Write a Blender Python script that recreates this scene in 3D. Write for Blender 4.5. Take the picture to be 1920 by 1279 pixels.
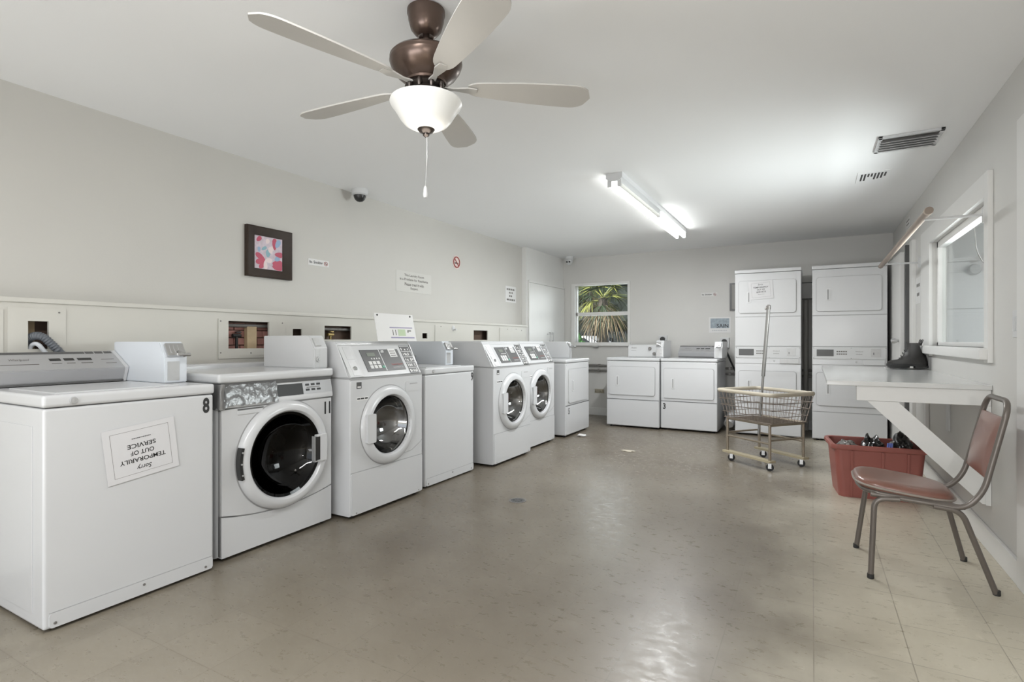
import bpy, bmesh, math, random
from mathutils import Vector, Matrix, Euler, noise
PI = math.pi
R = math.radians
for o in list(bpy.data.objects):
    bpy.data.objects.remove(o, do_unlink=True)
sc = bpy.context.scene
col = sc.collection

# ------------------------------------------------------------------ camera
cd = bpy.data.cameras.new('camera')
cd.sensor_width = 36.0
cd.lens = 1012.0 / 1920.0 * 36.0
cd.clip_start = 0.05
cam = bpy.data.objects.new('camera', cd)
col.objects.link(cam)
cam.location = (0, 0, 1.138)
cam.rotation_euler = (R(90), 0, R(29.08))
sc.camera = cam
# ------------------------------------------------------------------ view, world, sun, large lights
sc.view_settings.view_transform = 'Standard'
sc.view_settings.look = 'None'
sc.view_settings.gamma = 1.0
sc.view_settings.use_curve_mapping = False
sc.view_settings.exposure = 0.18
sc.cycles.use_denoising = True
sc.cycles.max_bounces = 10
sc.cycles.diffuse_bounces = 6
sc.cycles.glossy_bounces = 4
sc.cycles.transmission_bounces = 6
sc.cycles.transparent_max_bounces = 12
sc.cycles.sample_clamp_indirect = 6.0
w = bpy.data.worlds.new('sky')
sc.world = w
w.use_nodes = True
nt = w.node_tree
for n in list(nt.nodes):
    nt.nodes.remove(n)
wo = nt.nodes.new('ShaderNodeOutputWorld')
bg = nt.nodes.new('ShaderNodeBackground')
sk = nt.nodes.new('ShaderNodeTexSky')
sk.sky_type = 'NISHITA'
sk.sun_disc = False
sk.sun_elevation = R(48)
sk.sun_rotation = R(160)
hs = nt.nodes.new('ShaderNodeHueSaturation')
hs.inputs['Saturation'].default_value = 0.45
nt.links.new(sk.outputs[0], hs.inputs['Color'])
nt.links.new(hs.outputs[0], bg.inputs[0])
nt.links.new(bg.outputs[0], wo.inputs[0])
bg.inputs[1].default_value = 0.20

def light(name, kind, loc, rot, energy, color=(1, 1, 1), size=None, sizey=None, angle=None, spread=None):
    l = bpy.data.lights.new(name, kind)
    l.energy = energy
    l.color = color
    if kind == 'AREA':
        if sizey:
            l.shape = 'RECTANGLE'
            l.size = size
            l.size_y = sizey
        else:
            l.shape = 'DISK'
            l.size = size
        if spread:
            l.spread = spread
    if kind == 'SUN':
        l.angle = angle or R(0.6)
    if kind == 'POINT':
        l.shadow_soft_size = size or 0.1
    o = bpy.data.objects.new(name, l)
    o.location = loc
    o.rotation_euler = rot
    col.objects.link(o)
    return o

light('sun', 'SUN', (0, -5, 8), (R(48), 0, R(-22)), 7.0, (1.0, 0.985, 0.96))
# added daylight fill at an assumed, unseen opening in the front wall
light('front_fill', 'AREA', (-1.35, -2.3, 1.25), (R(90), 0, R(0)), 6, (0.93, 0.965, 1.0), 3.4, 2.1)
# added uplight outside that opening, put in to brighten the ceiling
light('ceiling_fill', 'AREA', (-1.35, -3.6, -0.05), (R(150), 0, 0), 215, (0.93, 0.965, 1.0), 4.5, 2.2)
# daylight in the two windows
light('daylight_back_window', 'AREA', (-2.83, 8.12, 1.56), (R(-90), 0, 0), 3.0, (0.95, 0.98, 1.0), 0.8, 0.8, spread=R(66))
light('daylight_side_window', 'AREA', (1.22, 4.55, 1.48), (R(108), 0, R(90)), 26, (0.95, 0.98, 1.0), 1.0, 0.7, spread=R(110))
light('porch_fill', 'AREA', (2.1, 3.4, 1.5), (R(88), 0, R(14)), 11, (1.0, 1.0, 1.0), 1.5, 0.8)  # added fill lamp, brightens the porch wall beyond the side window
# added unseen overhead lamp behind the camera, fills the near floor and walls
light('near_fill', 'AREA', (-1.0, -0.2, 2.36), (0, 0, 0), 50, (0.99, 1.0, 1.0), 0.15, 2.4)
# the photographer's small flash unit
light('flash', 'AREA', (0.55, -0.9, 1.33), (R(82), 0, R(0)), 8, (1.0, 0.98, 0.94), 0.16)

# ------------------------------------------------------------------ materials
_M = {}
def mat(name, color, rough=0.5, metal=0.0, var=0.04, vscale=6.0, bump=0.0, bscale=60.0, emit=None, estr=0.0,
        trans=0.0, coat=0.0, spec=0.5, rvar=0.0):
    if name in _M:
        return _M[name]
    m = bpy.data.materials.new(name)
    m.use_nodes = True
    t = m.node_tree
    b = t.nodes['Principled BSDF']
    b.inputs['Roughness'].default_value = rough
    b.inputs['Metallic'].default_value = metal
    b.inputs['Specular IOR Level'].default_value = spec
    if trans:
        b.inputs['Transmission Weight'].default_value = trans
    if coat:
        b.inputs['Coat Weight'].default_value = coat
        b.inputs['Coat Roughness'].default_value = 0.15
    tc = t.nodes.new('ShaderNodeTexCoord')
    nz = t.nodes.new('ShaderNodeTexNoise')
    nz.inputs['Scale'].default_value = vscale
    nz.inputs['Detail'].default_value = 4
    t.links.new(tc.outputs['Object'], nz.inputs['Vector'])
    mx = t.nodes.new('ShaderNodeMix')
    mx.data_type = 'RGBA'
    c1 = [max(0, c * (1 - var)) for c in color]
    c2 = [min(1, c * (1 + var)) for c in color]
    mx.inputs[6].default_value = (*c1, 1)
    mx.inputs[7].default_value = (*c2, 1)
    t.links.new(nz.outputs['Fac'], mx.inputs[0])
    t.links.new(mx.outputs[2], b.inputs['Base Color'])
    if rvar:
        mr = t.nodes.new('ShaderNodeMapRange')
        mr.inputs['To Min'].default_value = max(0.02, rough - rvar)
        mr.inputs['To Max'].default_value = rough + rvar
        t.links.new(nz.outputs['Fac'], mr.inputs['Value'])
        t.links.new(mr.outputs[0], b.inputs['Roughness'])
    if bump:
        n2 = t.nodes.new('ShaderNodeTexNoise')
        n2.inputs['Scale'].default_value = bscale
        n2.inputs['Detail'].default_value = 3
        t.links.new(tc.outputs['Object'], n2.inputs['Vector'])
        bp = t.nodes.new('ShaderNodeBump')
        bp.inputs['Strength'].default_value = bump
        bp.inputs['Distance'].default_value = 0.01
        t.links.new(n2.outputs['Fac'], bp.inputs['Height'])
        t.links.new(bp.outputs[0], b.inputs['Normal'])
    if emit:
        b.inputs['Emission Color'].default_value = (*emit, 1)
        b.inputs['Emission Strength'].default_value = estr
    _M[name] = m
    return m

def floor_mat():
    m = bpy.data.materials.new('vinyl_tile')
    m.use_nodes = True
    t = m.node_tree
    L = t.links.new
    N = t.nodes.new
    b = t.nodes['Principled BSDF']
    geo = N('ShaderNodeNewGeometry')
    sep = N('ShaderNodeSeparateXYZ')
    L(geo.outputs['Position'], sep.inputs[0])
    def math_(op, a, bb=None, c=None):
        n = N('ShaderNodeMath')
        n.operation = op
        for i, v in enumerate((a, bb, c)):
            if v is None:
                continue
            if isinstance(v, (int, float)):
                n.inputs[i].default_value = v
            else:
                L(v, n.inputs[i])
        return n.outputs[0]
    T = 0.305
    def axis(sock, off):
        s = math_('DIVIDE', math_('ADD', sock, 30.5 - off), T)
        fr = math_('FRACT', s)
        d = math_('ABSOLUTE', math_('SUBTRACT', fr, 0.5))
        line = math_('GREATER_THAN', d, 0.5 - 0.006)
        return line, math_('FLOOR', s)
    lx, ix = axis(sep.outputs[0], 0.005)
    ly, iy = axis(sep.outputs[1], 0.212)
    line = math_('MAXIMUM', lx, ly)
    cmb = N('ShaderNodeCombineXYZ')
    L(ix, cmb.inputs[0])
    L(iy, cmb.inputs[1])
    wn = N('ShaderNodeTexWhiteNoise')
    L(cmb.outputs[0], wn.inputs['Vector'])
    # broad worn and dirty areas
    n1 = N('ShaderNodeTexNoise')
    n1.inputs['Scale'].default_value = 0.9
    n1.inputs['Detail'].default_value = 6
    n1.inputs['Roughness'].default_value = 0.6
    L(geo.outputs['Position'], n1.inputs['Vector'])
    # streaky mottling in the tile
    mp = N('ShaderNodeMapping')
    mp.inputs['Scale'].default_value = (7, 13, 1)
    mp.inputs['Rotation'].default_value = (0, 0, R(28))
    L(geo.outputs['Position'], mp.inputs[0])
    n2 = N('ShaderNodeTexNoise')
    n2.inputs['Scale'].default_value = 2.2
    n2.inputs['Detail'].default_value = 7
    n2.inputs['Roughness'].default_value = 0.7
    L(mp.outputs[0], n2.inputs['Vector'])
    # darker tone down the room, paler beside the right wall and at the near end
    x_fade = N('ShaderNodeMapRange')
    x_fade.interpolation_type = 'SMOOTHSTEP'
    x_fade.inputs['From Min'].default_value = -0.45
    x_fade.inputs['From Max'].default_value = 0.50
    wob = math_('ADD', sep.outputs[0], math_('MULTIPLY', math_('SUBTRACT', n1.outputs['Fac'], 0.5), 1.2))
    L(wob, x_fade.inputs['Value'])
    y_fade = N('ShaderNodeMapRange')
    y_fade.interpolation_type = 'SMOOTHSTEP'
    y_fade.inputs['From Min'].default_value = 2.6
    y_fade.inputs['From Max'].default_value = 0.9
    L(math_('ADD', sep.outputs[1], math_('MULTIPLY', n1.outputs['Fac'], 0.8)), y_fade.inputs['Value'])
    pale_mix = math_('MAXIMUM', x_fade.outputs[0], math_('MULTIPLY', y_fade.outputs[0], 0.28))
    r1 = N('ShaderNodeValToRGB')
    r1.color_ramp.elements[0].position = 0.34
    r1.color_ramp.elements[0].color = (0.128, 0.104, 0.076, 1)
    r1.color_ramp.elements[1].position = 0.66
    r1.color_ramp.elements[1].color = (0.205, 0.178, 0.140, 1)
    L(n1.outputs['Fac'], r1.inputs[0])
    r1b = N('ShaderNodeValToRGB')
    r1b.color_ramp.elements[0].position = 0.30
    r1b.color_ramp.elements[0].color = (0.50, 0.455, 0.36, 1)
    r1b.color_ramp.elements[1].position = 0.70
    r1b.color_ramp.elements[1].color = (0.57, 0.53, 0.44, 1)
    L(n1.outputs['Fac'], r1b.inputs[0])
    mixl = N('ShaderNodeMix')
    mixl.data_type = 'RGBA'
    L(pale_mix, mixl.inputs[0])
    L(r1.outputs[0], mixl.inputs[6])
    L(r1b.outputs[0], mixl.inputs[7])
    r2 = N('ShaderNodeValToRGB')
    r2.color_ramp.elements[0].position = 0.27
    r2.color_ramp.elements[0].color = (0.85, 0.835, 0.81, 1)
    r2.color_ramp.elements[1].position = 0.45
    r2.color_ramp.elements[1].color = (1, 1, 1, 1)
    L(n2.outputs['Fac'], r2.inputs[0])
    mul = N('ShaderNodeMix')
    mul.data_type = 'RGBA'
    mul.blend_type = 'MULTIPLY'
    mul.inputs[0].default_value = 0.5
    L(mixl.outputs[2], mul.inputs[6])
    L(r2.outputs[0], mul.inputs[7])
    # small dark spots of grime
    n3 = N('ShaderNodeTexNoise')
    n3.inputs['Scale'].default_value = 17
    n3.inputs['Detail'].default_value = 2
    L(geo.outputs['Position'], n3.inputs['Vector'])
    sp = math_('GREATER_THAN', n3.outputs['Fac'], 0.775)
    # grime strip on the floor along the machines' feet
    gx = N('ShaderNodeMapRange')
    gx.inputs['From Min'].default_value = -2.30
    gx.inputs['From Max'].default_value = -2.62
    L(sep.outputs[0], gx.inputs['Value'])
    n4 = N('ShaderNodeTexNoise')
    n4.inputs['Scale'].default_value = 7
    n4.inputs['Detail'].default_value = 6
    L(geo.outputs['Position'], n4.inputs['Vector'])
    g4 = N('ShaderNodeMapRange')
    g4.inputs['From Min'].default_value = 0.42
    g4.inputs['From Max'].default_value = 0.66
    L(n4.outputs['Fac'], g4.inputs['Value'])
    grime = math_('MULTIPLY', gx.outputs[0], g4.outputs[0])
    # per tile tint
    pt = N('ShaderNodeMapRange')
    pt.inputs['To Min'].default_value = 0.965
    pt.inputs['To Max'].default_value = 1.035
    L(wn.outputs['Value'], pt.inputs['Value'])
    tint = N('ShaderNodeMix')
    tint.data_type = 'RGBA'
    tint.blend_type = 'MULTIPLY'
    tint.inputs[0].default_value = 1
    L(mul.outputs[2], tint.inputs[6])
    L(pt.outputs[0], tint.inputs[7])
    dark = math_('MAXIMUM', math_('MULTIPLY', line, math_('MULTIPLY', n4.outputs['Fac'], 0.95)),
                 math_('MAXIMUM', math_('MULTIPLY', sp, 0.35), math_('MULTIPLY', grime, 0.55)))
    fin = N('ShaderNodeMix')
    fin.data_type = 'RGBA'
    L(dark, fin.inputs[0])
    L(tint.outputs[2], fin.inputs[6])
    fin.inputs[7].default_value = (0.12, 0.10, 0.075, 1)
    L(fin.outputs[2], b.inputs['Base Color'])
    rr = N('ShaderNodeMapRange')
    rr.inputs['From Min'].default_value = 0.35
    rr.inputs['From Max'].default_value = 0.65
    rr.inputs['To Min'].default_value = 0.24
    rr.inputs['To Max'].default_value = 0.42
    L(n2.outputs['Fac'], rr.inputs['Value'])
    L(rr.outputs[0], b.inputs['Roughness'])
    bp = N('ShaderNodeBump')
    bp.inputs['Strength'].default_value = 0.06
    bp.inputs['Distance'].default_value = 0.01
    L(n2.outputs['Fac'], bp.inputs['Height'])
    L(bp.outputs[0], b.inputs['Normal'])
    return m

WALL = mat('greige_wall_paint', (0.535, 0.522, 0.492), 0.55, var=0.05, vscale=1.6, bump=0.03, bscale=90)
WALLB = mat('grey_wall_paint', (0.60, 0.592, 0.572), 0.5, var=0.05, vscale=1.4, bump=0.03, bscale=90)
CEIL = mat('ceiling_paint', (0.855, 0.86, 0.865), 0.6, var=0.02, vscale=1.0, bump=0.03, bscale=120)
CREAM = mat('cream_panel_paint', (0.565, 0.55, 0.505), 0.45, var=0.05, vscale=2.5)
TRIM = mat('white_trim_paint', (0.70, 0.695, 0.68), 0.4, var=0.03)
TABLEW = mat('white_table_laminate', (0.62, 0.62, 0.61), 0.16, var=0.02, coat=0.2)
ENAMEL = mat('white_enamel', (0.575, 0.58, 0.59), 0.25, var=0.015, vscale=3, coat=0.25)
ENAMEL2 = mat('white_plastic', (0.59, 0.595, 0.60), 0.35, var=0.02)
BOXW = mat('blue_white_enamel', (0.63, 0.66, 0.70), 0.3, var=0.015)
GAP = mat('dark_gap', (0.10, 0.10, 0.10), 0.7)
GROOVE = mat('grey_groove', (0.33, 0.33, 0.33), 0.7)
SILVER = mat('silver_console', (0.44, 0.44, 0.45), 0.32, metal=0.35, var=0.04)
STEEL = mat('brushed_steel', (0.52, 0.52, 0.52), 0.48, metal=0.6, var=0.08, vscale=30)
CHROME = mat('chrome', (0.62, 0.62, 0.62), 0.27, metal=1.0, var=0.02)
TAPE = mat('duct_tape', (0.40, 0.40, 0.40), 0.24, metal=0.6, var=0.08, vscale=20, bump=0.35, bscale=22)
BLACK = mat('black_plastic', (0.02, 0.02, 0.02), 0.35)
INK = mat('black_ink', (0.025, 0.025, 0.025), 0.6)
GINK = mat('grey_ink', (0.14, 0.13, 0.12), 0.6)
DPANEL = mat('dark_grey_panel', (0.085, 0.085, 0.085), 0.35)
DISP = mat('lcd_display', (0.16, 0.18, 0.15), 0.3)
RED = mat('red_print', (0.55, 0.04, 0.03), 0.5)
DRED = mat('dull_red_print', (0.30, 0.06, 0.05), 0.5)
GREEN = mat('green_print', (0.10, 0.32, 0.22), 0.5)
LGREEN = mat('pale_green_print', (0.42, 0.52, 0.34), 0.5)
PURPLE = mat('purple_print', (0.25, 0.23, 0.36), 0.5)
PAPER = mat('white_paper', (0.69, 0.685, 0.68), 0.6, var=0.02)
NOTICE = mat('notice_paper', (0.615, 0.61, 0.62), 0.5, var=0.01)
PAPER2 = mat('grey_white_sign', (0.57, 0.56, 0.53), 0.5, var=0.02)
DGLASS = mat('dark_door_glass', (0.012, 0.010, 0.010), 0.06, var=0.1, coat=0.5)
DRUM = mat('drum_steel', (0.45, 0.45, 0.45), 0.25, metal=0.9, var=0.2, vscale=5, rvar=0.1)
SMOKE = mat('grey_bowl_glass', (0.10, 0.10, 0.10), 0.08, var=0.3, vscale=4, coat=0.6)
BRONZE = mat('bronze_metal', (0.125, 0.088, 0.072), 0.27, metal=0.75, var=0.08)
DBRONZE = mat('dark_bronze_metal', (0.06, 0.05, 0.045), 0.3, metal=0.8)
BLADE = mat('taupe_fan_blade', (0.50, 0.485, 0.46), 0.45, var=0.05)
BOWLG = mat('lit_opal_glass', (0.72, 0.72, 0.70), 0.3, emit=(1.0, 0.99, 0.95), estr=0.10, var=0.01)
TUBE = mat('lit_tube', (0.9, 0.9, 0.9), 0.3, emit=(0.98, 1.0, 0.97), estr=12.0)
TUBE0 = mat('unlit_tube', (0.82, 0.81, 0.77), 0.25)
TAUPE = mat('taupe_tube_metal', (0.15, 0.13, 0.115), 0.3, metal=0.3, var=0.05)
MAROON = mat('maroon_vinyl', (0.19, 0.085, 0.062), 0.30, var=0.08, vscale=8, coat=0.35)
BIN = mat('red_bin_plastic', (0.30, 0.095, 0.078), 0.4, var=0.06)
BAG = mat('black_bag_film', (0.012, 0.012, 0.013), 0.2, var=0.3, bump=0.9, bscale=18, coat=0.3)
BAGG = mat('grey_bag_film', (0.16, 0.15, 0.14), 0.4, var=0.3, bump=0.9, bscale=22)
BLUE = mat('blue_print', (0.12, 0.16, 0.45), 0.4)
LEATHER = mat('black_leather', (0.032, 0.030, 0.029), 0.38, var=0.15, bump=0.2, bscale=50)
RUBBER = mat('black_rubber', (0.02, 0.02, 0.02), 0.6)
CARTM = mat('cart_tube_metal', (0.30, 0.255, 0.20), 0.35, metal=0.5, var=0.1, vscale=20)
WIRE = mat('cart_wire', (0.24, 0.20, 0.17), 0.4, metal=0.5, var=0.15, vscale=30)
RIM = mat('cream_rim', (0.52, 0.47, 0.38), 0.45, var=0.08, vscale=10)
PLANK = mat('cart_plank', (0.42, 0.365, 0.25), 0.55, var=0.1, vscale=15)
ROD = mat('brown_rod', (0.25, 0.20, 0.165), 0.5, var=0.15, vscale=12)
WOODF = mat('dark_brown_frame', (0.032, 0.021, 0.015), 0.45, spec=0.25, var=0.2, vscale=20)
BRICK = mat('pink_brick', (0.40, 0.20, 0.17), 0.8, var=0.25, vscale=14)
LUMBER = mat('raw_lumber', (0.42, 0.32, 0.20), 0.7, var=0.2, vscale=16)
BRASS = mat('brass_valve', (0.45, 0.34, 0.15), 0.35, metal=0.8)
HOSE = mat('grey_hose', (0.11, 0.12, 0.135), 0.45)
HOSEL = mat('pale_hose', (0.55, 0.57, 0.60), 0.4)
CAVITY = mat('dark_cavity_board', (0.12, 0.08, 0.06), 0.8, var=0.4, vscale=9)
PIPEG = mat('grey_pipe', (0.22, 0.21, 0.20), 0.4, metal=0.4)
PIPEW = mat('painted_pipe', (0.50, 0.49, 0.465), 0.45)
OUTW = mat('white_siding', (0.78, 0.79, 0.80), 0.5, var=0.02)
LEAF = mat('palm_leaf', (0.27, 0.28, 0.07), 0.5, var=0.5, vscale=4)
LEAFD = mat('dead_palm_leaf', (0.22, 0.16, 0.09), 0.6, var=0.4, vscale=4)
LEAFG = mat('dark_palm_leaf', (0.035, 0.055, 0.025), 0.5, var=0.4, vscale=4)
BARK = mat('palm_bark', (0.09, 0.075, 0.06), 0.8, var=0.4, vscale=20)
HEDGE = mat('hedge_leaf', (0.03, 0.11, 0.02), 0.6, var=0.5, vscale=9, bump=0.6, bscale=25)
TREE = mat('tree_foliage', (0.012, 0.018, 0.013), 0.7, var=0.6, vscale=3, bump=1.0, bscale=9)
FENCE = mat('black_fence_paint', (0.012, 0.014, 0.018), 0.4)
CARW = mat('white_car_paint', (0.8, 0.8, 0.8), 0.2, coat=0.5)
CARG = mat('car_glass', (0.02, 0.025, 0.03), 0.1)
GRASS = mat('grass', (0.07, 0.09, 0.035), 0.9, var=0.4, vscale=3)
ASPH = mat('asphalt', (0.16, 0.16, 0.16), 0.9)
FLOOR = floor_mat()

def glass_mat(name='window_glass', tint=(0.95, 0.97, 0.96), refl=0.03):
    m = bpy.data.materials.new(name)
    m.use_nodes = True
    t = m.node_tree
    for n in list(t.nodes):
        t.nodes.remove(n)
    o = t.nodes.new('ShaderNodeOutputMaterial')
    a = t.nodes.new('ShaderNodeBsdfTransparent')
    a.inputs[0].default_value = (*tint, 1)
    g = t.nodes.new('ShaderNodeBsdfGlossy')
    g.inputs['Roughness'].default_value = 0.03
    lw = t.nodes.new('ShaderNodeLayerWeight')
    pw = t.nodes.new('ShaderNodeMath')
    pw.operation = 'POWER'
    pw.inputs[1].default_value = 4.0
    t.links.new(lw.outputs['Facing'], pw.inputs[0])
    f = t.nodes.new('ShaderNodeMath')
    f.operation = 'MULTIPLY_ADD'
    f.inputs[1].default_value = 0.35
    f.inputs[2].default_value = refl
    t.links.new(pw.outputs[0], f.inputs[0])
    x = t.nodes.new('ShaderNodeMixShader')
    t.links.new(f.outputs[0], x.inputs[0])
    t.links.new(a.outputs[0], x.inputs[1])
    t.links.new(g.outputs[0], x.inputs[2])
    t.links.new(x.outputs[0], o.inputs[0])
    return m
GLASS = glass_mat()
TGLASS = glass_mat('dark_tinted_glass', (0.055, 0.045, 0.043), 0.03)
SGLASS = glass_mat('smoky_bowl_glass', (0.75, 0.75, 0.75), 0.24)

# ------------------------------------------------------------------ mesh helpers
def new():
    return bmesh.new()

def box(bm, x0, x1, y0, y1, z0, z1, bev=0.0, seg=2, mi=0, rot=None, piv=None):
    c = Vector(((x0 + x1) / 2, (y0 + y1) / 2, (z0 + z1) / 2))
    M = Matrix.Translation(c) @ Matrix.Diagonal((abs(x1 - x0), abs(y1 - y0), abs(z1 - z0), 1))
    r = bmesh.ops.create_cube(bm, size=1.0, matrix=M)
    vs = r['verts']
    fs = {f for v in vs for f in v.link_faces}
    for f in fs:
        f.material_index = mi
    if bev > 0:
        es = list({e for v in vs for e in v.link_edges})
        rr = bmesh.ops.bevel(bm, geom=es, offset=bev, segments=seg, affect='EDGES', profile=0.6, clamp_overlap=True)
        for f in rr['faces']:
            f.material_index = mi
        vs = list({v for f in rr['faces'] for v in f.verts} | {v for v in vs if v.is_valid})
    if rot is not None:
        p = Vector(piv) if piv else c
        bmesh.ops.transform(bm, matrix=Matrix.Translation(p) @ rot @ Matrix.Translation(-p), verts=[v for v in vs if v.is_valid])
    return vs

def prism(bm, pts, axis, a0, a1, mi=0):
    def mk(p, a):
        if axis == 'x':
            return (a, p[0], p[1])
        if axis == 'y':
            return (p[0], a, p[1])
        return (p[0], p[1], a)
    v0 = [bm.verts.new(mk(p, a0)) for p in pts]
    v1 = [bm.verts.new(mk(p, a1)) for p in pts]
    n = len(pts)
    fs = [bm.faces.new(v0), bm.faces.new(list(reversed(v1)))]
    for i in range(n):
        j = (i + 1) % n
        fs.append(bm.faces.new((v0[i], v0[j], v1[j], v1[i])))
    for f in fs:
        f.material_index = mi
    return v0 + v1

def rrpts(x0, x1, z0, z1, r, n=6):
    pts = []
    for cx, cz, a in ((x1 - r, z1 - r, 0), (x0 + r, z1 - r, 90), (x0 + r, z0 + r, 180), (x1 - r, z0 + r, 270)):
        for i in range(n + 1):
            t = R(a + 90 * i / n)
            pts.append((cx + r * math.cos(t), cz + r * math.sin(t)))
    return pts

def frame_of(d):
    d = d.normalized()
    u = Vector((0, 0, 1)) if abs(d.z) < 0.9 else Vector((1, 0, 0))
    s = d.cross(u).normalized()
    return s, s.cross(d).normalized()

def tube(bm, pts, r, seg=8, mi=0, closed=False, radii=None, flat=1.0):
    pts = [Vector(p) for p in pts]
    n = len(pts)
    rings = []
    s = None
    for i, p in enumerate(pts):
        if closed:
            d = (pts[(i + 1) % n] - pts[i - 1])
        elif i == 0:
            d = pts[1] - pts[0]
        elif i == n - 1:
            d = pts[-1] - pts[-2]
        else:
            d = (pts[i + 1] - p).normalized() + (p - pts[i - 1]).normalized()
        if d.length < 1e-9:
            d = Vector((0, 0, 1))
        d.normalize()
        if s is None:
            s, q = frame_of(d)
        else:
            s = (s - d * s.dot(d))
            if s.length < 1e-6:
                s, q = frame_of(d)
            s.normalize()
            q = s.cross(d).normalized()
        rad = radii[i] if radii else r
        rings.append([bm.verts.new(p + (s * math.cos(2 * PI * k / seg) + q * (math.sin(2 * PI * k / seg) * flat)) * rad) for k in range(seg)])
    m = n if closed else n - 1
    for i in range(m):
        a, b = rings[i], rings[(i + 1) % n]
        for k in range(seg):
            f = bm.faces.new((a[k], a[(k + 1) % seg], b[(k + 1) % seg], b[k]))
            f.material_index = mi
    if not closed:
        f = bm.faces.new(list(reversed(rings[0])))
        f.material_index = mi
        f = bm.faces.new(rings[-1])
        f.material_index = mi

def fillet(pts, r, n=6, closed=False):
    pts = [Vector(p) for p in pts]
    out = []
    N = len(pts)
    rng = range(N) if closed else range(1, N - 1)
    if not closed:
        out.append(pts[0])
    for i in rng:
        a, b, c = pts[i - 1], pts[i], pts[(i + 1) % N]
        d1, d2 = (a - b), (c - b)
        rr = min(r, d1.length * 0.48, d2.length * 0.48)
        p1, p2 = b + d1.normalized() * rr, b + d2.normalized() * rr
        for k in range(n + 1):
            t = k / n
            out.append(p1 * (1 - t) ** 2 + b * 2 * t * (1 - t) + p2 * t * t)
    if not closed:
        out.append(pts[-1])
    return out

def lathe(bm, prof, org=(0, 0, 0), axis='z', seg=32, mi=0, cap=True):
    org = Vector(org)
    rings = []
    for r, h in prof:
        ring = []
        for k in range(seg):
            a = 2 * PI * k / seg
            if axis == 'z':
                v = (r * math.cos(a), r * math.sin(a), h)
            elif axis == 'y':
                v = (r * math.cos(a), h, r * math.sin(a))
            else:
                v = (h, r * math.cos(a), r * math.sin(a))
            ring.append(bm.verts.new(org + Vector(v)))
        rings.append(ring)
    for a, b in zip(rings, rings[1:]):
        for k in range(seg):
            f = bm.faces.new((a[k], a[(k + 1) % seg], b[(k + 1) % seg], b[k]))
            f.material_index = mi
    if cap:
        for rg in (rings[0], rings[-1]):
            f = bm.faces.new(rg)
            f.material_index = mi

def obj(name, bm, mats, parent=None, loc=None, rotz=0.0, rot=None, wn=True, recalc=True, flat=False):
    if recalc:
        bmesh.ops.recalc_face_normals(bm, faces=bm.faces[:])
    me = bpy.data.meshes.new(name)
    bm.to_mesh(me)
    bm.free()
    if not isinstance(mats, (list, tuple)):
        mats = [mats]
    for m in mats:
        me.materials.append(m)
    if not flat:
        for p in me.polygons:
            p.use_smooth = True
        me.set_sharp_from_angle(angle=R(38))
    o = bpy.data.objects.new(name, me)
    col.objects.link(o)
    if parent:
        o.parent = parent
    if loc:
        o.location = loc
    if rot:
        o.rotation_euler = rot
    elif rotz:
        o.rotation_euler = (0, 0, rotz)
    if wn and not flat:
        md = o.modifiers.new('weighted_normals', 'WEIGHTED_NORMAL')
        md.keep_sharp = True
    return o

def tag(o, label, cat, group=None, kind=None):
    o['label'] = label
    o['category'] = cat
    if group:
        o['group'] = group
    if kind:
        o['kind'] = kind
    return o

def struct(name, bm, m, label=None, parent=None, **k):
    o = obj(name, bm, m, parent, **k)
    if not parent:
        o['kind'] = 'structure'
    if label:
        o['label'] = label
    return o

def thing(name, label, cat, loc=(0, 0, 0), rotz=0.0, group=None):
    o = bpy.data.objects.new(name, None)
    o.empty_display_size = 0.1
    col.objects.link(o)
    o.location = loc
    o.rotation_euler = (0, 0, rotz)
    tag(o, label, cat, group)
    return o

def pbox(name, parent, m, x0, x1, y0, y1, z0, z1, bev=0.0, seg=2, label=None):
    bm = new()
    box(bm, x0, x1, y0, y1, z0, z1, bev, seg)
    o = obj(name, bm, m, parent)
    if label:
        o['label'] = label
    return o

def dup(root, loc, rotz, label, skip=()):
    c = root.copy()
    col.objects.link(c)
    c.location = loc
    c.rotation_euler = (0, 0, rotz)
    c['label'] = label
    def rec(src, dst):
        for ch in list(src.children):
            if ch.name.split('.')[0] in skip:
                continue
            k = ch.copy()
            col.objects.link(k)
            k.parent = dst
            rec(ch, k)
    rec(root, c)
    return c

_tc = {}
def textmesh(s, bold=0.0, shear=0.0):
    key = (s, bold, shear)
    if key in _tc:
        return _tc[key]
    cu = bpy.data.curves.new('t', 'FONT')
    cu.body = s
    cu.size = 1
    cu.offset = bold
    cu.shear = shear
    cu.resolution_u = 3
    o = bpy.data.objects.new('t', cu)
    col.objects.link(o)
    dg = bpy.context.evaluated_depsgraph_get()
    dg.update()
    me = bpy.data.meshes.new_from_object(o.evaluated_get(dg))
    vs = [v.co.copy() for v in me.vertices]
    fs = [tuple(p.vertices) for p in me.polygons]
    bpy.data.objects.remove(o, do_unlink=True)
    bpy.data.curves.remove(cu)
    x0 = min(v.x for v in vs); x1 = max(v.x for v in vs)
    y0 = min(v.y for v in vs); y1 = max(v.y for v in vs)
    _tc[key] = (vs, fs, x0, x1, y0, y1)
    return _tc[key]

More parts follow.
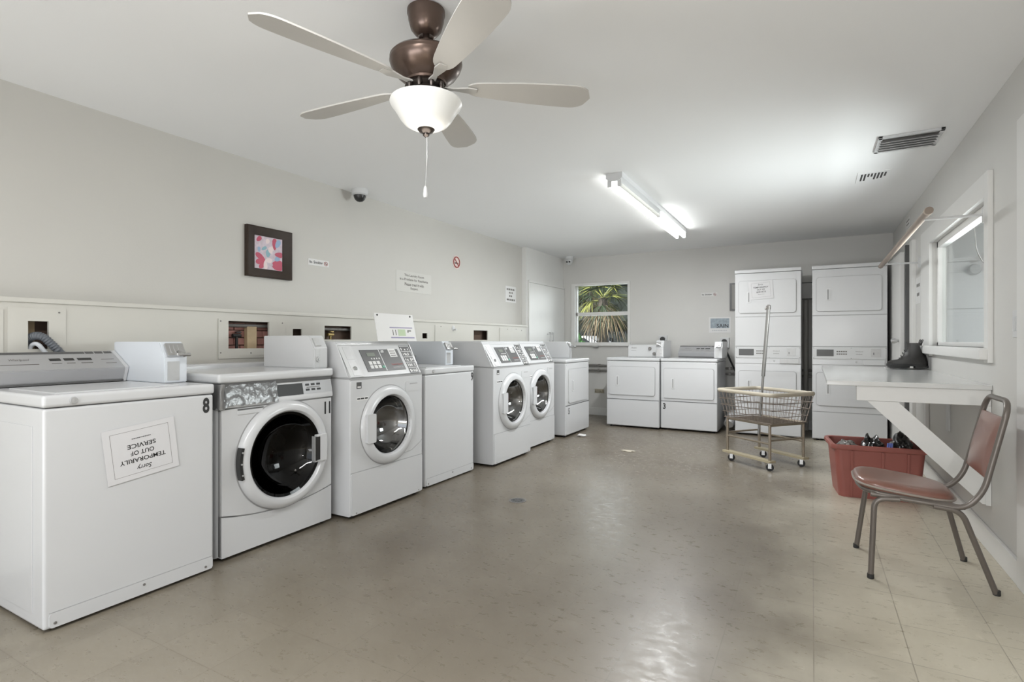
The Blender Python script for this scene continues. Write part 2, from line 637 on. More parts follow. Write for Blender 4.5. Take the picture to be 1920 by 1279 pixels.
def text(bm, s, cx, cz, wd, ht, y=0.0, bold=0.0, shear=0.0, mi=0, ang=0.0):
    """flat lettering facing -Y, fitted into wd x ht about (cx, cz), turned by ang"""
    vs, fs, x0, x1, y0, y1 = textmesh(s, bold, shear)
    ca, sa = math.cos(ang), math.sin(ang)
    nv = []
    for v in vs:
        u = ((v.x - x0) / (x1 - x0) - 0.5) * wd
        q = ((v.y - y0) / (y1 - y0) - 0.5) * ht
        nv.append(bm.verts.new((cx + u * ca - q * sa, y, cz + u * sa + q * ca)))
    for f in fs:
        try:
            ff = bm.faces.new([nv[i] for i in f])
            ff.material_index = mi
        except ValueError:
            pass

def lettering(name, parent, m, items, y=-0.001, label=None):
    bm = new()
    for it in items:
        text(bm, it[0], it[1], it[2], it[3], it[4], y, *(it[5:]))
    # give the letters a hair of thickness so they are solid vinyl
    o = obj(name, bm, m, parent, wn=False, recalc=False, flat=True)
    if label:
        o['label'] = label
    return o

def bars(bm, rows, y, hgt, mi=0, rnd=None):
    """rows of small word-shaped blocks for writing too small to read"""
    rnd = rnd or random.Random(3)
    for x0, x1, z in rows:
        x = x0
        while x < x1 - 0.002:
            wd = min(rnd.uniform(0.25, 0.6) * hgt * 4, x1 - x)
            box(bm, x, x + wd, y - 0.0006, y, z - hgt / 2, z + hgt / 2, mi=mi)
            x += wd + hgt * 0.6

L90, R90 = R(90), R(-90)
XW, XR, YB, YF, ZC = -3.525, 0.85, 7.90, -2.2, 2.44

# ------------------------------------------------------------------ room
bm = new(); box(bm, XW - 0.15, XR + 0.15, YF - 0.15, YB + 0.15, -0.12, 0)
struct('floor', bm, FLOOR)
bm = new(); box(bm, XW - 0.15, XR + 0.15, YF - 0.15, YB + 0.15, ZC, ZC + 0.15)
struct('ceiling', bm, CEIL)
bm = new(); box(bm, XW - 0.15, XW, YF - 0.15, YB + 0.15, 0, ZC)
struct('wall_left', bm, WALL)
bm = new()
W1 = (-3.262, -2.405, 1.118, 2.005)      # back window opening x0 x1 z0 z1
box(bm, XW, W1[0], YB, YB + 0.15, 0, ZC)
box(bm, W1[1], XR, YB, YB + 0.15, 0, ZC)
box(bm, W1[0], W1[1], YB, YB + 0.15, 0, W1[2])
box(bm, W1[0], W1[1], YB, YB + 0.15, W1[3], ZC)
struct('wall_back', bm, WALLB)
bm = new()
W2 = (3.86, 5.45, 1.10, 1.93)            # side window opening y0 y1 z0 z1
box(bm, XR, XR + 0.09, YF - 0.15, W2[0], 0, ZC)
box(bm, XR, XR + 0.09, W2[1], YB + 0.15, 0, ZC)
box(bm, XR, XR + 0.09, W2[0], W2[1], 0, W2[2])
box(bm, XR, XR + 0.09, W2[0], W2[1], W2[3], ZC)
struct('wall_right', bm, WALLB)
bm = new()
box(bm, XW, -3.1, YF - 0.15, YF, 0, ZC)
box(bm, 0.4, XR, YF - 0.15, YF, 0, ZC)
box(bm, -3.1, 0.4, YF - 0.15, YF, 2.3, ZC)
struct('wall_front', bm, WALLB)

def baseboard(name, x0, x1, y0, y1):
    bm = new()
    box(bm, x0, x1, y0, y1, 0, 0.115, 0.006)
    struct(name, bm, TRIM)
baseboard('baseboard_back', -3.3, 0.82, YB - 0.02, YB)
baseboard('baseboard_right', XR - 0.02, XR, 3.33, 6.25)

# window 1
def window_back():
    x0, x1, z0, z1 = W1
    bm = new()
    for a in ((x0 - 0.055, x0 + 0.006, z0 - 0.01, z1 + 0.03), (x1 - 0.006, x1 + 0.03, z0 - 0.01, z1 + 0.03)):
        box(bm, a[0], a[1], YB - 0.015, YB + 0.1, a[2], a[3], 0.003)
    box(bm, x0, x1, YB - 0.015, YB + 0.1, z1 - 0.006, z1 + 0.03, 0.003)
    t = struct('window_1', bm, TRIM)
    bm = new(); box(bm, x0 - 0.06, x1 + 0.045, YB - 0.05, YB + 0.1, z0 - 0.055, z0, 0.008)
    obj('window_sill', bm, TRIM, t)
    bm = new()
    box(bm, x0, x1, YB + 0.05, YB + 0.09, 1.53, 1.585, 0.004)
    box(bm, x0, x0 + 0.02, YB + 0.05, YB + 0.09, z0, z1)
    box(bm, x1 - 0.02, x1, YB + 0.05, YB + 0.09, z0, z1)
    obj('sash', bm, TRIM, t)
    bm = new(); box(bm, x0 + 0.01, x1 - 0.01, YB + 0.068, YB + 0.072, z0, z1)
    obj('pane', bm, GLASS, t)
window_back()

# window 2 in the right wall
def window_side():
    y0, y1, z0, z1 = W2
    X = XR - 0.025
    bm = new()
    box(bm, X, XR, 3.785, y0, 1.02, 2.06, 0.003)
    box(bm, X, XR, y1, 5.83, 1.02, 2.06, 0.003)
    box(bm, X, XR, y0, y1, z1, 2.06, 0.003)
    t = struct('window_2', bm, TRIM)
    bm = new()
    box(bm, XR - 0.06, XR + 0.07, 3.79, 5.82, 1.035, z0 - 0.0, 0.015)
    obj('window_sill', bm, TRIM, t)
    bm = new()
    for a in ((y0, y0 + 0.05, z0, z1), (y1 - 0.05, y1, z0, z1)):
        box(bm, XR + 0.025, XR + 0.075, a[0], a[1], a[2], a[3], 0.004)
    box(bm, XR + 0.025, XR + 0.075, y0, y1, z1 - 0.05, z1, 0.004)
    box(bm, XR + 0.025, XR + 0.075, y0, y1, z0, z0 + 0.03, 0.004)
    obj('sash', bm, TRIM, t)
    bm = new(); box(bm, XR + 0.05, XR + 0.054, y0 + 0.04, y1 - 0.04, z0 + 0.02, z1 - 0.04)
    obj('pane', bm, GLASS, t)
window_side()

# closet at the back left corner
def closet():
    X = -3.455
    bm = new(); box(bm, XW + 0.002, X, 6.615, YB - 0.001, 0, ZC - 0.001)
    struct('wall_closet', bm, TRIM)
    bm = new()
    box(bm, X + 0.001, X + 0.02, 6.67, YB - 0.01, 0.02, 1.955, 0.003)
    t = struct('door_2', bm, TRIM)
    bm = new()
    for dy, dz in ((7.33, 1.20), (7.42, 1.20)):
        tube(bm, [(X + 0.02, dy, dz - 0.06), (X + 0.045, dy, dz - 0.06), (X + 0.045, dy, dz + 0.06), (X + 0.02, dy, dz + 0.06)], 0.006)
    box(bm, X + 0.02, X + 0.03, 7.25, 7.45, 1.235, 1.245)
    obj('door_handle', bm, STEEL, t)
    bm = new(); box(bm, X + 0.001, X + 0.025, 6.66, YB - 0.01, 1.957, 1.985, 0.003)
    struct('trim_2', bm, TRIM)
closet()

# door slab in the far part of the right wall, seen edge on
def side_door():
    bm = new()
    box(bm, 0.765, 0.80, 6.56, 7.50, 0.01, 2.02, 0.003, rot=Matrix.Rotation(R(1.0), 4, 'Z'), piv=(0.8, 6.56, 1))
    t = struct('door_1', bm, TRIM)
    bm = new()
    tube(bm, [(0.765, 6.64, 1.14), (0.735, 6.64, 1.14)], 0.012)
    lathe(bm, [(0.004, -0.03), (0.024, -0.022), (0.028, 0), (0.02, 0.02), (0.006, 0.028)], (0.725, 6.64, 1.14), 'x', 16)
    obj('door_handle', bm, STEEL, t)
    bm = new(); box(bm, 0.80, XR - 0.002, 6.50, 6.555, 0, 2.08, 0.002)
    struct('trim_1', bm, GAP)
    bm = new(); box(bm, XR - 0.03, XR, 6.25, 6.42, 0, 2.09, 0.003)
    struct('trim_3', bm, TRIM)
    bm = new(); box(bm, XR - 0.022, XR, 3.22, 3.325, 0, 2.16, 0.004)
    struct('trim_4', bm, TRIM)
side_door()

# ------------------------------------------------------------------ plumbing chase: cream panels with cut-outs
def chase():
    X = -3.42
    Y0, Y1, Z0, Z1 = YF + 0.3, 6.56, 0.0, 1.33
    holes = [(1.178, 1.262, 1.097, 1.238), (2.235, 2.545, 1.087, 1.273), (2.752, 2.835, 1.16, 1.23),
             (3.055, 3.342, 1.15, 1.261), (4.30, 4.378, 1.164, 1.217), (5.238, 5.545, 1.150, 1.262)]
    bm = new()
    T = 0.012
    box(bm, X - T, X, Y0, Y1, Z0, 1.08)
    box(bm, X - T, X, Y0, Y1, 1.28, Z1)
    y = Y0
    for h in holes:
        box(bm, X - T, X, y, h[0], 1.08, 1.28)
        box(bm, X - T, X, h[0], h[1], 1.08, h[2])
        box(bm, X - T, X, h[0], h[1], h[3], 1.28)
        y = h[1]
    box(bm, X - T, X, y, Y1, 1.08, 1.28)
    box(bm, XW + 0.001, X, Y1 - T, Y1, 0, Z1)
    t = struct('wall_chase', bm, CREAM, wn=False)
    bm = new(); box(bm, XW + 0.001, X + 0.012, Y0, Y1 + 0.01, Z1, Z1 + 0.024, 0.004)
    struct('trim_5', bm, CREAM)
    # things in the cavity
    bm = new(); box(bm, XW + 0.002, XW + 0.012, 1.0, 6.5, 0.9, 1.325)
    struct('wall_cavity', bm, CAVITY)
    bm = new()
    for r in range(4):
        for k in range(5):
            y0 = 2.2 + k * 0.088 - (0.044 if r % 2 else 0)
            box(bm, XW + 0.013, XW + 0.03, max(y0, 2.2), y0 + 0.08, 1.06 + r * 0.052, 1.106 + r * 0.052, 0.003)
    tag(obj('brick_backing', bm, BRICK), 'pink bricks seen through the large wall cut-out behind washer 11', 'bricks')
    bm = new(); box(bm, -3.49, -3.455, 2.40, 2.475, 0.95, 1.24, 0.003)
    tag(obj('wooden_stud', bm, LUMBER), 'raw wooden stud inside the large wall cut-out behind washer 11', 'stud')
    bm = new(); box(bm, -3.512, -3.50, 1.20, 1.235, 0.95, 1.24, 0.002)
    tag(obj('wooden_stud', bm, LUMBER), 'brown wooden stud inside the small wall cut-out above the leftmost washer', 'stud')
    for i, (yy, zz, lb) in enumerate(((2.33, 1.175, 'dark water valve inside the large wall cut-out behind washer 11'),
                                      (3.16, 1.19, 'brass water valve inside the wall cut-out left of the rate card'))):
        bm = new()
        tube(bm, [(-3.47, yy, zz - 0.15), (-3.47, yy, zz)], 0.010)
        tube(bm, [(-3.47, yy - 0.03, zz), (-3.47, yy + 0.03, zz)], 0.013)
        lathe(bm, [(0.004, 0), (0.022, 0.004), (0.022, 0.012), (0.004, 0.016)], (-3.47, yy + 0.012, zz + 0.016), 'z', 10)
        tag(obj('water_valve', bm, BLACK if i == 0 else BRASS), lb, 'valve')
    bm = new(); tube(bm, [(-3.465, 2.2, 1.245), (-3.465, 2.6, 1.245)], 0.012)
    tag(obj('supply_pipe', bm, PIPEG), 'grey supply pipe at the top of the large wall cut-out behind washer 11', 'pipe')
    bm = new(); tube(bm, [(-3.465, 3.0, 1.235), (-3.465, 3.4, 1.235)], 0.012)
    tag(obj('supply_pipe', bm, PIPEG), 'grey supply pipe at the top of the wall cut-out left of the rate card', 'pipe')
    # screwed cover plates round the cut-outs
    def plate(y0, y1, z0, z1, hole, label, screws):
        bm = new()
        T = 0.006
        if hole:
            h = hole
            box(bm, X + 0.001, X + T, y0, h[0], z0, z1, 0)
            box(bm, X + 0.001, X + T, h[1], y1, z0, z1, 0)
            box(bm, X + 0.001, X + T, h[0], h[1], z0, h[2], 0)
            box(bm, X + 0.001, X + T, h[0], h[1], h[3], z1, 0)
        else:
            box(bm, X + 0.001, X + T, y0, y1, z0, z1, 0.002)
        o = tag(obj('cover_plate', bm, CREAM), label, 'cover plate')
        for sy, sz in screws:
            bm = new()
            lathe(bm, [(0.0045, 0), (0.0045, 0.003), (0.001, 0.004)], (X + T, sy, sz), 'x', 8)
            obj('screw', bm, PIPEG, o)
    plate(1.10, 1.335, 1.02, 1.305, holes[0], 'square cream cover plate round the small cut-out above the leftmost washer',
          ((1.305, 1.285), (1.30, 1.10), (1.21, 1.075)))
    plate(2.165, 2.68, 1.02, 1.285, holes[1], 'wide cream cover plate round the large cut-out behind washer 11',
          ((2.18, 1.27), (2.655, 1.27), (2.40, 1.055), (2.18, 1.06)))
    plate(5.83, 6.46, 1.10, 1.305, None, 'solid cream cover plate at the right end of the low panel wall',
          ((6.02, 1.29), (6.25, 1.295), (6.40, 1.28)))
    plate(4.50, 5.12, 1.10, 1.305, None, 'solid cream cover plate on the panel wall beside the small black cut-out', ((4.6, 1.29),))
    plate(0.7, 1.085, 1.02, 1.29, None, 'cream cover plate at the left edge of the photo', ((0.9, 1.27),))
    bm = new()
    lathe(bm, [(0.028, 0), (0.028, 0.012), (0.02, 0.016), (0.02, 0.018), (0.004, 0.018)], (X, 4.82, 1.278), 'x', 20)
    lathe(bm, [(0.010, 0), (0.010, 0.05)], (X, 4.82, 1.262), 'x', 10)
    tag(obj('wall_fitting', bm, ENAMEL2), 'small round white fitting on the cream panel above washer 9', 'fitting')
    # corrugated drain hose out of the first cut-out
    def hose(pts, r, m, label, ribs=True):
        bm = new()
        P = fillet(pts, 0.12, 22)
        Q = []
        for a, b in zip(P, P[1:]):
            n = max(1, int((b - a).length / 0.004))
            for k in range(n):
                Q.append(a.lerp(b, k / n))
        Q.append(P[-1])
        tube(bm, Q, r, 12, radii=[r * (1 + (0.10 if (i % 3 == 0) and ribs else -0.06)) for i in range(len(Q))])
        tag(obj('drain_hose', bm, m), label, 'hose')
    hose([(-3.50, 1.185, 1.05), (-3.46, 1.19, 1.155), (-3.38, 1.22, 1.17), (-3.36, 1.33, 1.03), (-3.36, 1.36, 0.85)], 0.019, HOSE,
         'dark ribbed drain hose arching out of the small wall cut-out')
    hose([(-3.45, 1.178, 1.00), (-3.43, 1.195, 1.118), (-3.385, 1.205, 1.128), (-3.365, 1.27, 1.02), (-3.358, 1.29, 0.85)], 0.011, HOSEL,
         'pale grey hose beneath the dark drain hose at the small cut-out', ribs=False)
chase()

# ------------------------------------------------------------------ machines
def cab_hole(bm, W, D, z0, z1, cx, cz, r, y0=0.0, ch=0.010, depth=0.03):
    n = 64
    def rectpt(a, inset):
        hx0, hx1, hz0, hz1 = inset, W - inset, z0 + inset, z1 - inset
        dx, dz = math.cos(a), math.sin(a)
        t_ = min(((hx1 - cx) / dx) if dx > 1e-9 else 1e9, ((hx0 - cx) / dx) if dx < -1e-9 else 1e9,
                 ((hz1 - cz) / dz) if dz > 1e-9 else 1e9, ((hz0 - cz) / dz) if dz < -1e-9 else 1e9)
        return cx + dx * t_, cz + dz * t_
    angs = [2 * PI * k / n for k in range(n)]
    for ax, az in ((0, z0), (W, z0), (W, z1), (0, z1)):
        a = math.atan2(az - cz, ax - cx) % (2 * PI)
        k = min(range(n), key=lambda i: min(abs(angs[i] - a), 2 * PI - abs(angs[i] - a)))
        angs[k] = a
    lay = []
    lay.append([(cx + r * math.cos(a), y0 + depth, cz + r * math.sin(a)) for a in angs])
    lay.append([(cx + r * math.cos(a), y0, cz + r * math.sin(a)) for a in angs])
    def corner(i, inset):
        a = angs[i]
        x_, z_ = rectpt(a, 0)
        return (min(max(x_, inset), W - inset), min(max(z_, z0 + inset), z1 - inset))
    lay.append([(corner(i, ch)[0], y0, corner(i, ch)[1]) for i in range(n)])
    lay.append([(corner(i, ch * 0.3)[0], y0 + ch * 0.3, corner(i, ch * 0.3)[1]) for i in range(n)])
    lay.append([(corner(i, 0)[0], y0 + ch, corner(i, 0)[1]) for i in range(n)])
    lay.append([(corner(i, 0)[0], D, corner(i, 0)[1]) for i in range(n)])
    R_ = [[bm.verts.new(p) for p in l] for l in lay]
    for a, b in zip(R_, R_[1:]):
        for k in range(n):
            bm.faces.new((a[k], a[(k + 1) % n], b[(k + 1) % n], b[k]))
    bm.faces.new(R_[-1])

def drum(t, cx, cz, r, d0, d1, rim=0.02):
    bm = new()
    lathe(bm, [(r + rim, d0), (r + rim, d0 + 0.03), (r - 0.012, d0 + 0.035), (r - 0.012, d0 + 0.05), (r + 0.01, d0 + 0.055)], (cx, 0, cz), 'y', 48, cap=False)
    obj('door_seal', bm, BLACK, t)
    bm = new()
    lathe(bm, [(r + 0.01, d0 + 0.055), (r + 0.05, d0 + 0.075), (r + 0.05, d1), (r * 0.6, d1 + 0.02), (0.03, d1 + 0.01), (0.002, d1 + 0.01)], (cx, 0, cz), 'y', 48, cap=False)
    for k in range(3):
        a = 2 * PI * k / 3 + 0.5
        c, s_ = math.cos(a), math.sin(a)
        q = [(cx + c * (r + 0.05) - s_ * 0.03, cz + s_ * (r + 0.05) + c * 0.03), (cx + c * (r + 0.05) + s_ * 0.03, cz + s_ * (r + 0.05) - c * 0.03), (cx + c * (r - 0.03), cz + s_ * (r - 0.03))]
        prism(bm, q, 'y', d0 + 0.09, d1)
    obj('drum', bm, DRUM, t)

def coin_box(root, x0, x1, y0, y1, z0, z1, m, style='slide'):
    """meter case with slanted upper front; parts are one part with sub-parts"""
    bm = new()
    prism(bm, [(y0, z0), (y1, z0), (y1, z1), (y0 + 0.045, z1), (y0, z0 + (z1 - z0) * 0.62)], 'x', x0, x1)
    bmesh.ops.bevel(bm, geom=bm.edges[:], offset=0.004, segments=2, affect='EDGES')
    c = obj('coin_box', bm, m, root)
    ym = y0
    xm = (x0 + x1) / 2
    if style == 'slide':
        bm = new()
        rt = Matrix.Rotation(R(-30), 4, 'X')
        zc = z0 + (z1 - z0) * 0.80
        box(bm, x0 + 0.012, x1 - 0.012, y0 + 0.0, y0 + 0.018, zc - 0.035, zc + 0.035, 0.003, rot=rt)
        for k in range(3):
            xx = x0 + 0.028 + k * 0.02
            box(bm, xx, xx + 0.006, y0 - 0.004, y0 + 0.004, zc - 0.02, zc + 0.02, 0.001, rot=rt, piv=(xx, y0 + 0.009, zc))
        tube(bm, [(xm + 0.01, y0 + 0.005, zc - 0.012), (xm + 0.012, y0 - 0.055, zc - 0.024)], 0.011, 10)
        tube(bm, [(xm - 0.015, y0 - 0.05, zc - 0.022), (xm + 0.04, y0 - 0.055, zc - 0.024)], 0.009, 10)
        obj('coin_slide', bm, CHROME, c)
        bm = new(); box(bm, x0 + 0.015, x1 - 0.04, y0 - 0.003, y0 + 0.002, z0 + 0.012, z0 + (z1 - z0) * 0.52, 0.001)
        obj('coin_vault', bm, STEEL, c)
    elif style == 'dial':
        bm = new()
        box(bm, x0 + 0.008, x1 - 0.008, y0 - 0.008, y0 + 0.01, z0 + 0.015, z0 + (z1 - z0) * 0.5, 0.003)
        lathe(bm, [(0.024, -0.02), (0.024, 0), ], (xm, y0, z0 + (z1 - z0) * 0.28), 'y', 20)
        lathe(bm, [(0.016, -0.03), (0.016, 0), ], (xm, y0, z0 + (z1 - z0) * 0.28), 'y', 20)
        obj('coin_vault', bm, CHROME, c)
        bm = new()
        box(bm, x0 + 0.008, x1 - 0.02, y0 - 0.005, y0 + 0.02, z0 + (z1 - z0) * 0.62, z0 + (z1 - z0) * 0.92, 0.004, rot=Matrix.Rotation(R(-18), 4, 'X'))
        tube(bm, [(xm - 0.03, y0 - 0.03, z0 + (z1 - z0) * 0.8), (xm + 0.02, y0 - 0.02, z0 + (z1 - z0) * 0.72)], 0.009)
        obj('coin_slide', bm, CHROME, c)
    elif style == 'lock':
        bm = new()
        prism(bm, [(y0 + 0.002, z0 + 0.15), (y0 + 0.04, z0 + 0.197)], 'x', x0 + .01, x0 + .05) if False else None
        box(bm, x0 + 0.012, x0 + 0.05, y0 - 0.002, y0 + 0.004, z0 + 0.01, z0 + 0.12, 0.001)
        lathe(bm, [(0.016, -0.012), (0.018, -0.004), (0.018, 0)], (x0 + 0.03, y0, z0 + 0.055), 'y', 16)
        lathe(bm, [(0.009, -0.018), (0.009, 0)], (x0 + 0.03, y0, z0 + 0.055), 'y', 12)
        obj('coin_vault', bm, STEEL, c)
        bm = new()
        box(bm, x0 + 0.012, x1 - 0.05, y0 + 0.012, y0 + 0.022, z0 + 0.135, z0 + 0.19, 0.001, rot=Matrix.Rotation(R(-30), 4, 'X'))
        obj('coin_plate', bm, STEEL, c)
    return c

def console_silver(root, W, y, z0, z1, x1, buttons=3, logo='Whirlpool', xs=0.0):
    """swept silver control console; y = front of its bulge"""
    h = z1 - z0
    prof = [(y + 0.03, z0), (y, z0 + h * 0.46), (y + 0.145, z1), (y + 0.19, z1), (y + 0.19, z0)]
    bm = new()
    prism(bm, prof, 'x', xs, x1)
    bmesh.ops.bevel(bm, geom=[e for e in bm.edges if abs((e.verts[0].co - e.verts[1].co).x) > 0.1], offset=0.004, segments=2, affect='EDGES')
    c = obj('control_console', bm, SILVER, root)
    # trim end
    bm = new()
    prism(bm, [(p[0] - 0.004, p[1] + (0.004 if p[1] > z0 + .02 else 0)) for p in prof], 'x', x1, x1 + 0.014)
    obj('end_cap', bm, ENAMEL, c)
    # face frame: along slope from p1 to p2
    p1, p2 = Vector((0, *prof[1])), Vector((0, *prof[2]))
    d = (p2 - p1).normalized()
    nrm = Vector((0, -d.z, d.y))
    Ls = (p2 - p1).length
    def slab(bm, xa, xb, ta, tb, th=0.0015, mi=0):
        a = p1 + d * (Ls * ta); b = p1 + d * (Ls * tb)
        vs = []
        for off in (0.0002, th):
            for q in (a, b):
                for xx in (xa, xb):
                    v = q + nrm * off
                    vs.append(bm.verts.new((xx, v.y, v.z)))
        idx = ((0, 1, 3, 2), (4, 6, 7, 5), (0, 4, 5, 1), (2, 3, 7, 6), (0, 2, 6, 4), (1, 5, 7, 3))
        for f in idx:
            bm.faces.new([vs[i] for i in f]).material_index = mi
    bm = new()
    slab(bm, xs, x1 - 0.13, 0.88, 0.985)
    for k in range(3):
        slab(bm, x1 - 0.125 + k * 0.042, x1 - 0.09 + k * 0.042, 0.88, 0.985)
    obj('top_stripe', bm, DPANEL, c)
    bm = new()
    k0 = xs + (x1 - xs) * 0.46
    for a, b in ((0, 0.045), (0.058, 0.10), (0.115, 0.175)):
        slab(bm, k0 + a, k0 + b, 0.50, 0.62)
    obj('button', bm, BLACK, c)
    bm = new()
    for a, b, t in ((0.24, 0.33, 0.52), (0.25, 0.34, 0.30)):
        slab(bm, k0 + a * 0.9, min(k0 + b * 0.9, x1 - 0.02), t, t + 0.02, 0.0006)
    for a, b in ((0.0, 0.04), (0.06, 0.095), (0.12, 0.17)):
        slab(bm, k0 + a, k0 + b, 0.34, 0.37, 0.0006)
    slab(bm, xs + 0.02, k0 - 0.05, 0.32, 0.35, 0.0006)
    # script logo
    vs, fs, a0, a1, b0, b1 = textmesh(logo, 0.0, 0.3)
    lx0 = k0 - 0.15
    nv = []
    for v in vs:
        u = lx0 + (v.x - a0) / (a1 - a0) * 0.075
        q = p1 + d * (Ls * (0.50 + 0.14 * (v.y - b0) / (b1 - b0))) + nrm * 0.0008
        nv.append(bm.verts.new((u, q.y, q.z)))
    for f in fs:
        bm.faces.new([nv[i] for i in f])
    obj('lettering', bm, GINK, c, wn=False, recalc=False, flat=True)
    # lower glossy band
    bm = new()
    q0, q1 = Vector((0, *prof[0])), Vector((0, *prof[1]))
    box(bm, xs, x1, y + 0.02, y + 0.024, z0 + 0.002, z0 + 0.010)
    obj('lower_band', bm, GAP, c)
    return c

def feet(root, W, D, h=0.02):
    for x in (0.05, W - 0.05):
        for y in (0.05, D - 0.05):
            bm = new()
            lathe(bm, [(0.018, 0), (0.022, 0.004), (0.012, 0.012), (0.012, h + 0.004)], (x, y, 0), 'z', 12)
            obj('foot', bm, RUBBER, root)

def top_loader(label, loc, rotz, number, sign=False):
    W, D = 0.68, 0.74
    t = thing('washing_machine', label, 'washing machine', loc, rotz, 'laundry machines along the left wall')
    bm = new()
    box(bm, 0, W, 0, D, 0.012, 0.873, 0.012, 3)
    box(bm, 0.01, W - 0.01, 0.01, D - 0.01, 0.86, 0.885, mi=1)
    obj('cabinet', bm, [ENAMEL, GAP], t)
    # shallow side relief
    for xx in (0.0,):
        bm = new()
        box(bm, -0.0025, 0.0, 0.09, D - 0.06, 0.06, 0.80, 0.002)
        obj('side_panel', bm, ENAMEL, t)
    bm = new()
    prism(bm, rrpts(0.018, W - 0.006, 0.014, 0.072, 0.012), 'y', -0.0035, 0.001)
    k = obj('kick_panel', bm, ENAMEL, t)
    for sx, sz in ((0.037, 0.032), (W - 0.042, 0.032), (0.36, 0.055)):
        bm = new()
        lathe(bm, [(0.005, -0.006), (0.006, -0.003), (0.006, 0)], (sx, -0.001, sz), 'y', 10)
        obj('screw', bm, PIPEG, k)
    # bottom edge lines of kick panel
    bm = new()
    box(bm, 0.018, W - 0.008, -0.0015, 0.0, 0.0725, 0.0745)
    obj('seam', bm, GROOVE, t)
    bm = new()
    box(bm, -0.004, W + 0.004, -0.006, D, 0.877, 0.926, 0.014, 3)
    tp = obj('top_panel', bm, ENAMEL, t)
    bm = new()
    lathe(bm, [(0.012, -0.012), (0.014, -0.008), (0.014, 0)], (0.095, -0.004, 0.9), 'y', 16)
    lathe(bm, [(0.005, -0.0135), (0.005, 0)], (0.095, -0.004, 0.9), 'y', 10)
    obj('lock', bm, STEEL, tp)
    bm = new()
    box(bm, 0.05, 0.53, 0.03, 0.47, 0.925, 0.932, 0.004)
    obj('lid', bm, ENAMEL, t)
    console_silver(t, W, 0.545, 0.928, 1.083, 0.545, xs=-0.0)
    coin_box(t, 0.562, 0.674, 0.215, 0.70, 0.928, 1.134, BOXW, 'slide')
    lettering('number_decal', t, INK, [(number, 0.642, 0.822, 0.034, 0.076, 0.035)], -0.0012)
    feet(t, W, D, 0.012)
    return t

def out_of_order(label, parent_loc, rotz, tilt, w_, h_, full=True):
    """a printed notice, local plane XZ facing -Y, centred on its own origin"""
    t = thing('paper_notice', label, 'notice', parent_loc, rotz)
    t.rotation_euler = (0, tilt, rotz) if False else (0, 0, rotz)
    ca, sa = math.cos(tilt), math.sin(tilt)
    def place(bm):
        bmesh.ops.transform(bm, matrix=Matrix.Rotation(-tilt, 4, 'Y'), verts=bm.verts[:])
    bm = new()
    box(bm, -w_ / 2, w_ / 2, -0.0008, 0.0, -h_ / 2, h_ / 2)
    place(bm)
    obj('sheet', bm, NOTICE, t)
    bm = new()
    a, b = w_ / 2 - 0.028, h_ / 2 - 0.022
    e = 0.0011
    for q in ((-a, a, b - e, b), (-a, a, -b, -b + e), (-a, -a + e, -b, b), (a - e, a, -b, b)):
        box(bm, q[0], q[1], -0.0012, -0.0008, q[2], q[3])
    place(bm)
    obj('border', bm, GINK, t)
    bm = new()
    y = -0.0014
    k = w_ / 0.29
    text(bm, 'Sorry', 0.0, 0.070 * k, 0.062 * k, 0.026 * k, y, 0.01, 0.3)
    text(bm, 'TEMPORARILY', 0.0, 0.036 * k, 0.185 * k, 0.019 * k, y, 0.015)
    text(bm, 'OUT OF', 0.0, 0.005 * k, 0.095 * k, 0.019 * k, y, 0.015)
    text(bm, 'SERVICE', 0.0, -0.026 * k, 0.115 * k, 0.019 * k, y, 0.015)
    bars(bm, [(-0.04 * k, 0.04 * k, -0.058 * k)], y, 0.003)
    place(bm)
    obj('lettering', bm, INK, t, wn=False, recalc=False, flat=True)
    return t

m8 = top_loader('white top-loading washer marked 8, nearest the camera on the left', (-2.60, 0.943, 0), L90, '8')
out_of_order('upside-down TEMPORARILY OUT OF SERVICE notice taped to the front of washer 8', (-2.596, 0.943 + 0.352, 0.655), L90, R(186.5), 0.295, 0.235)

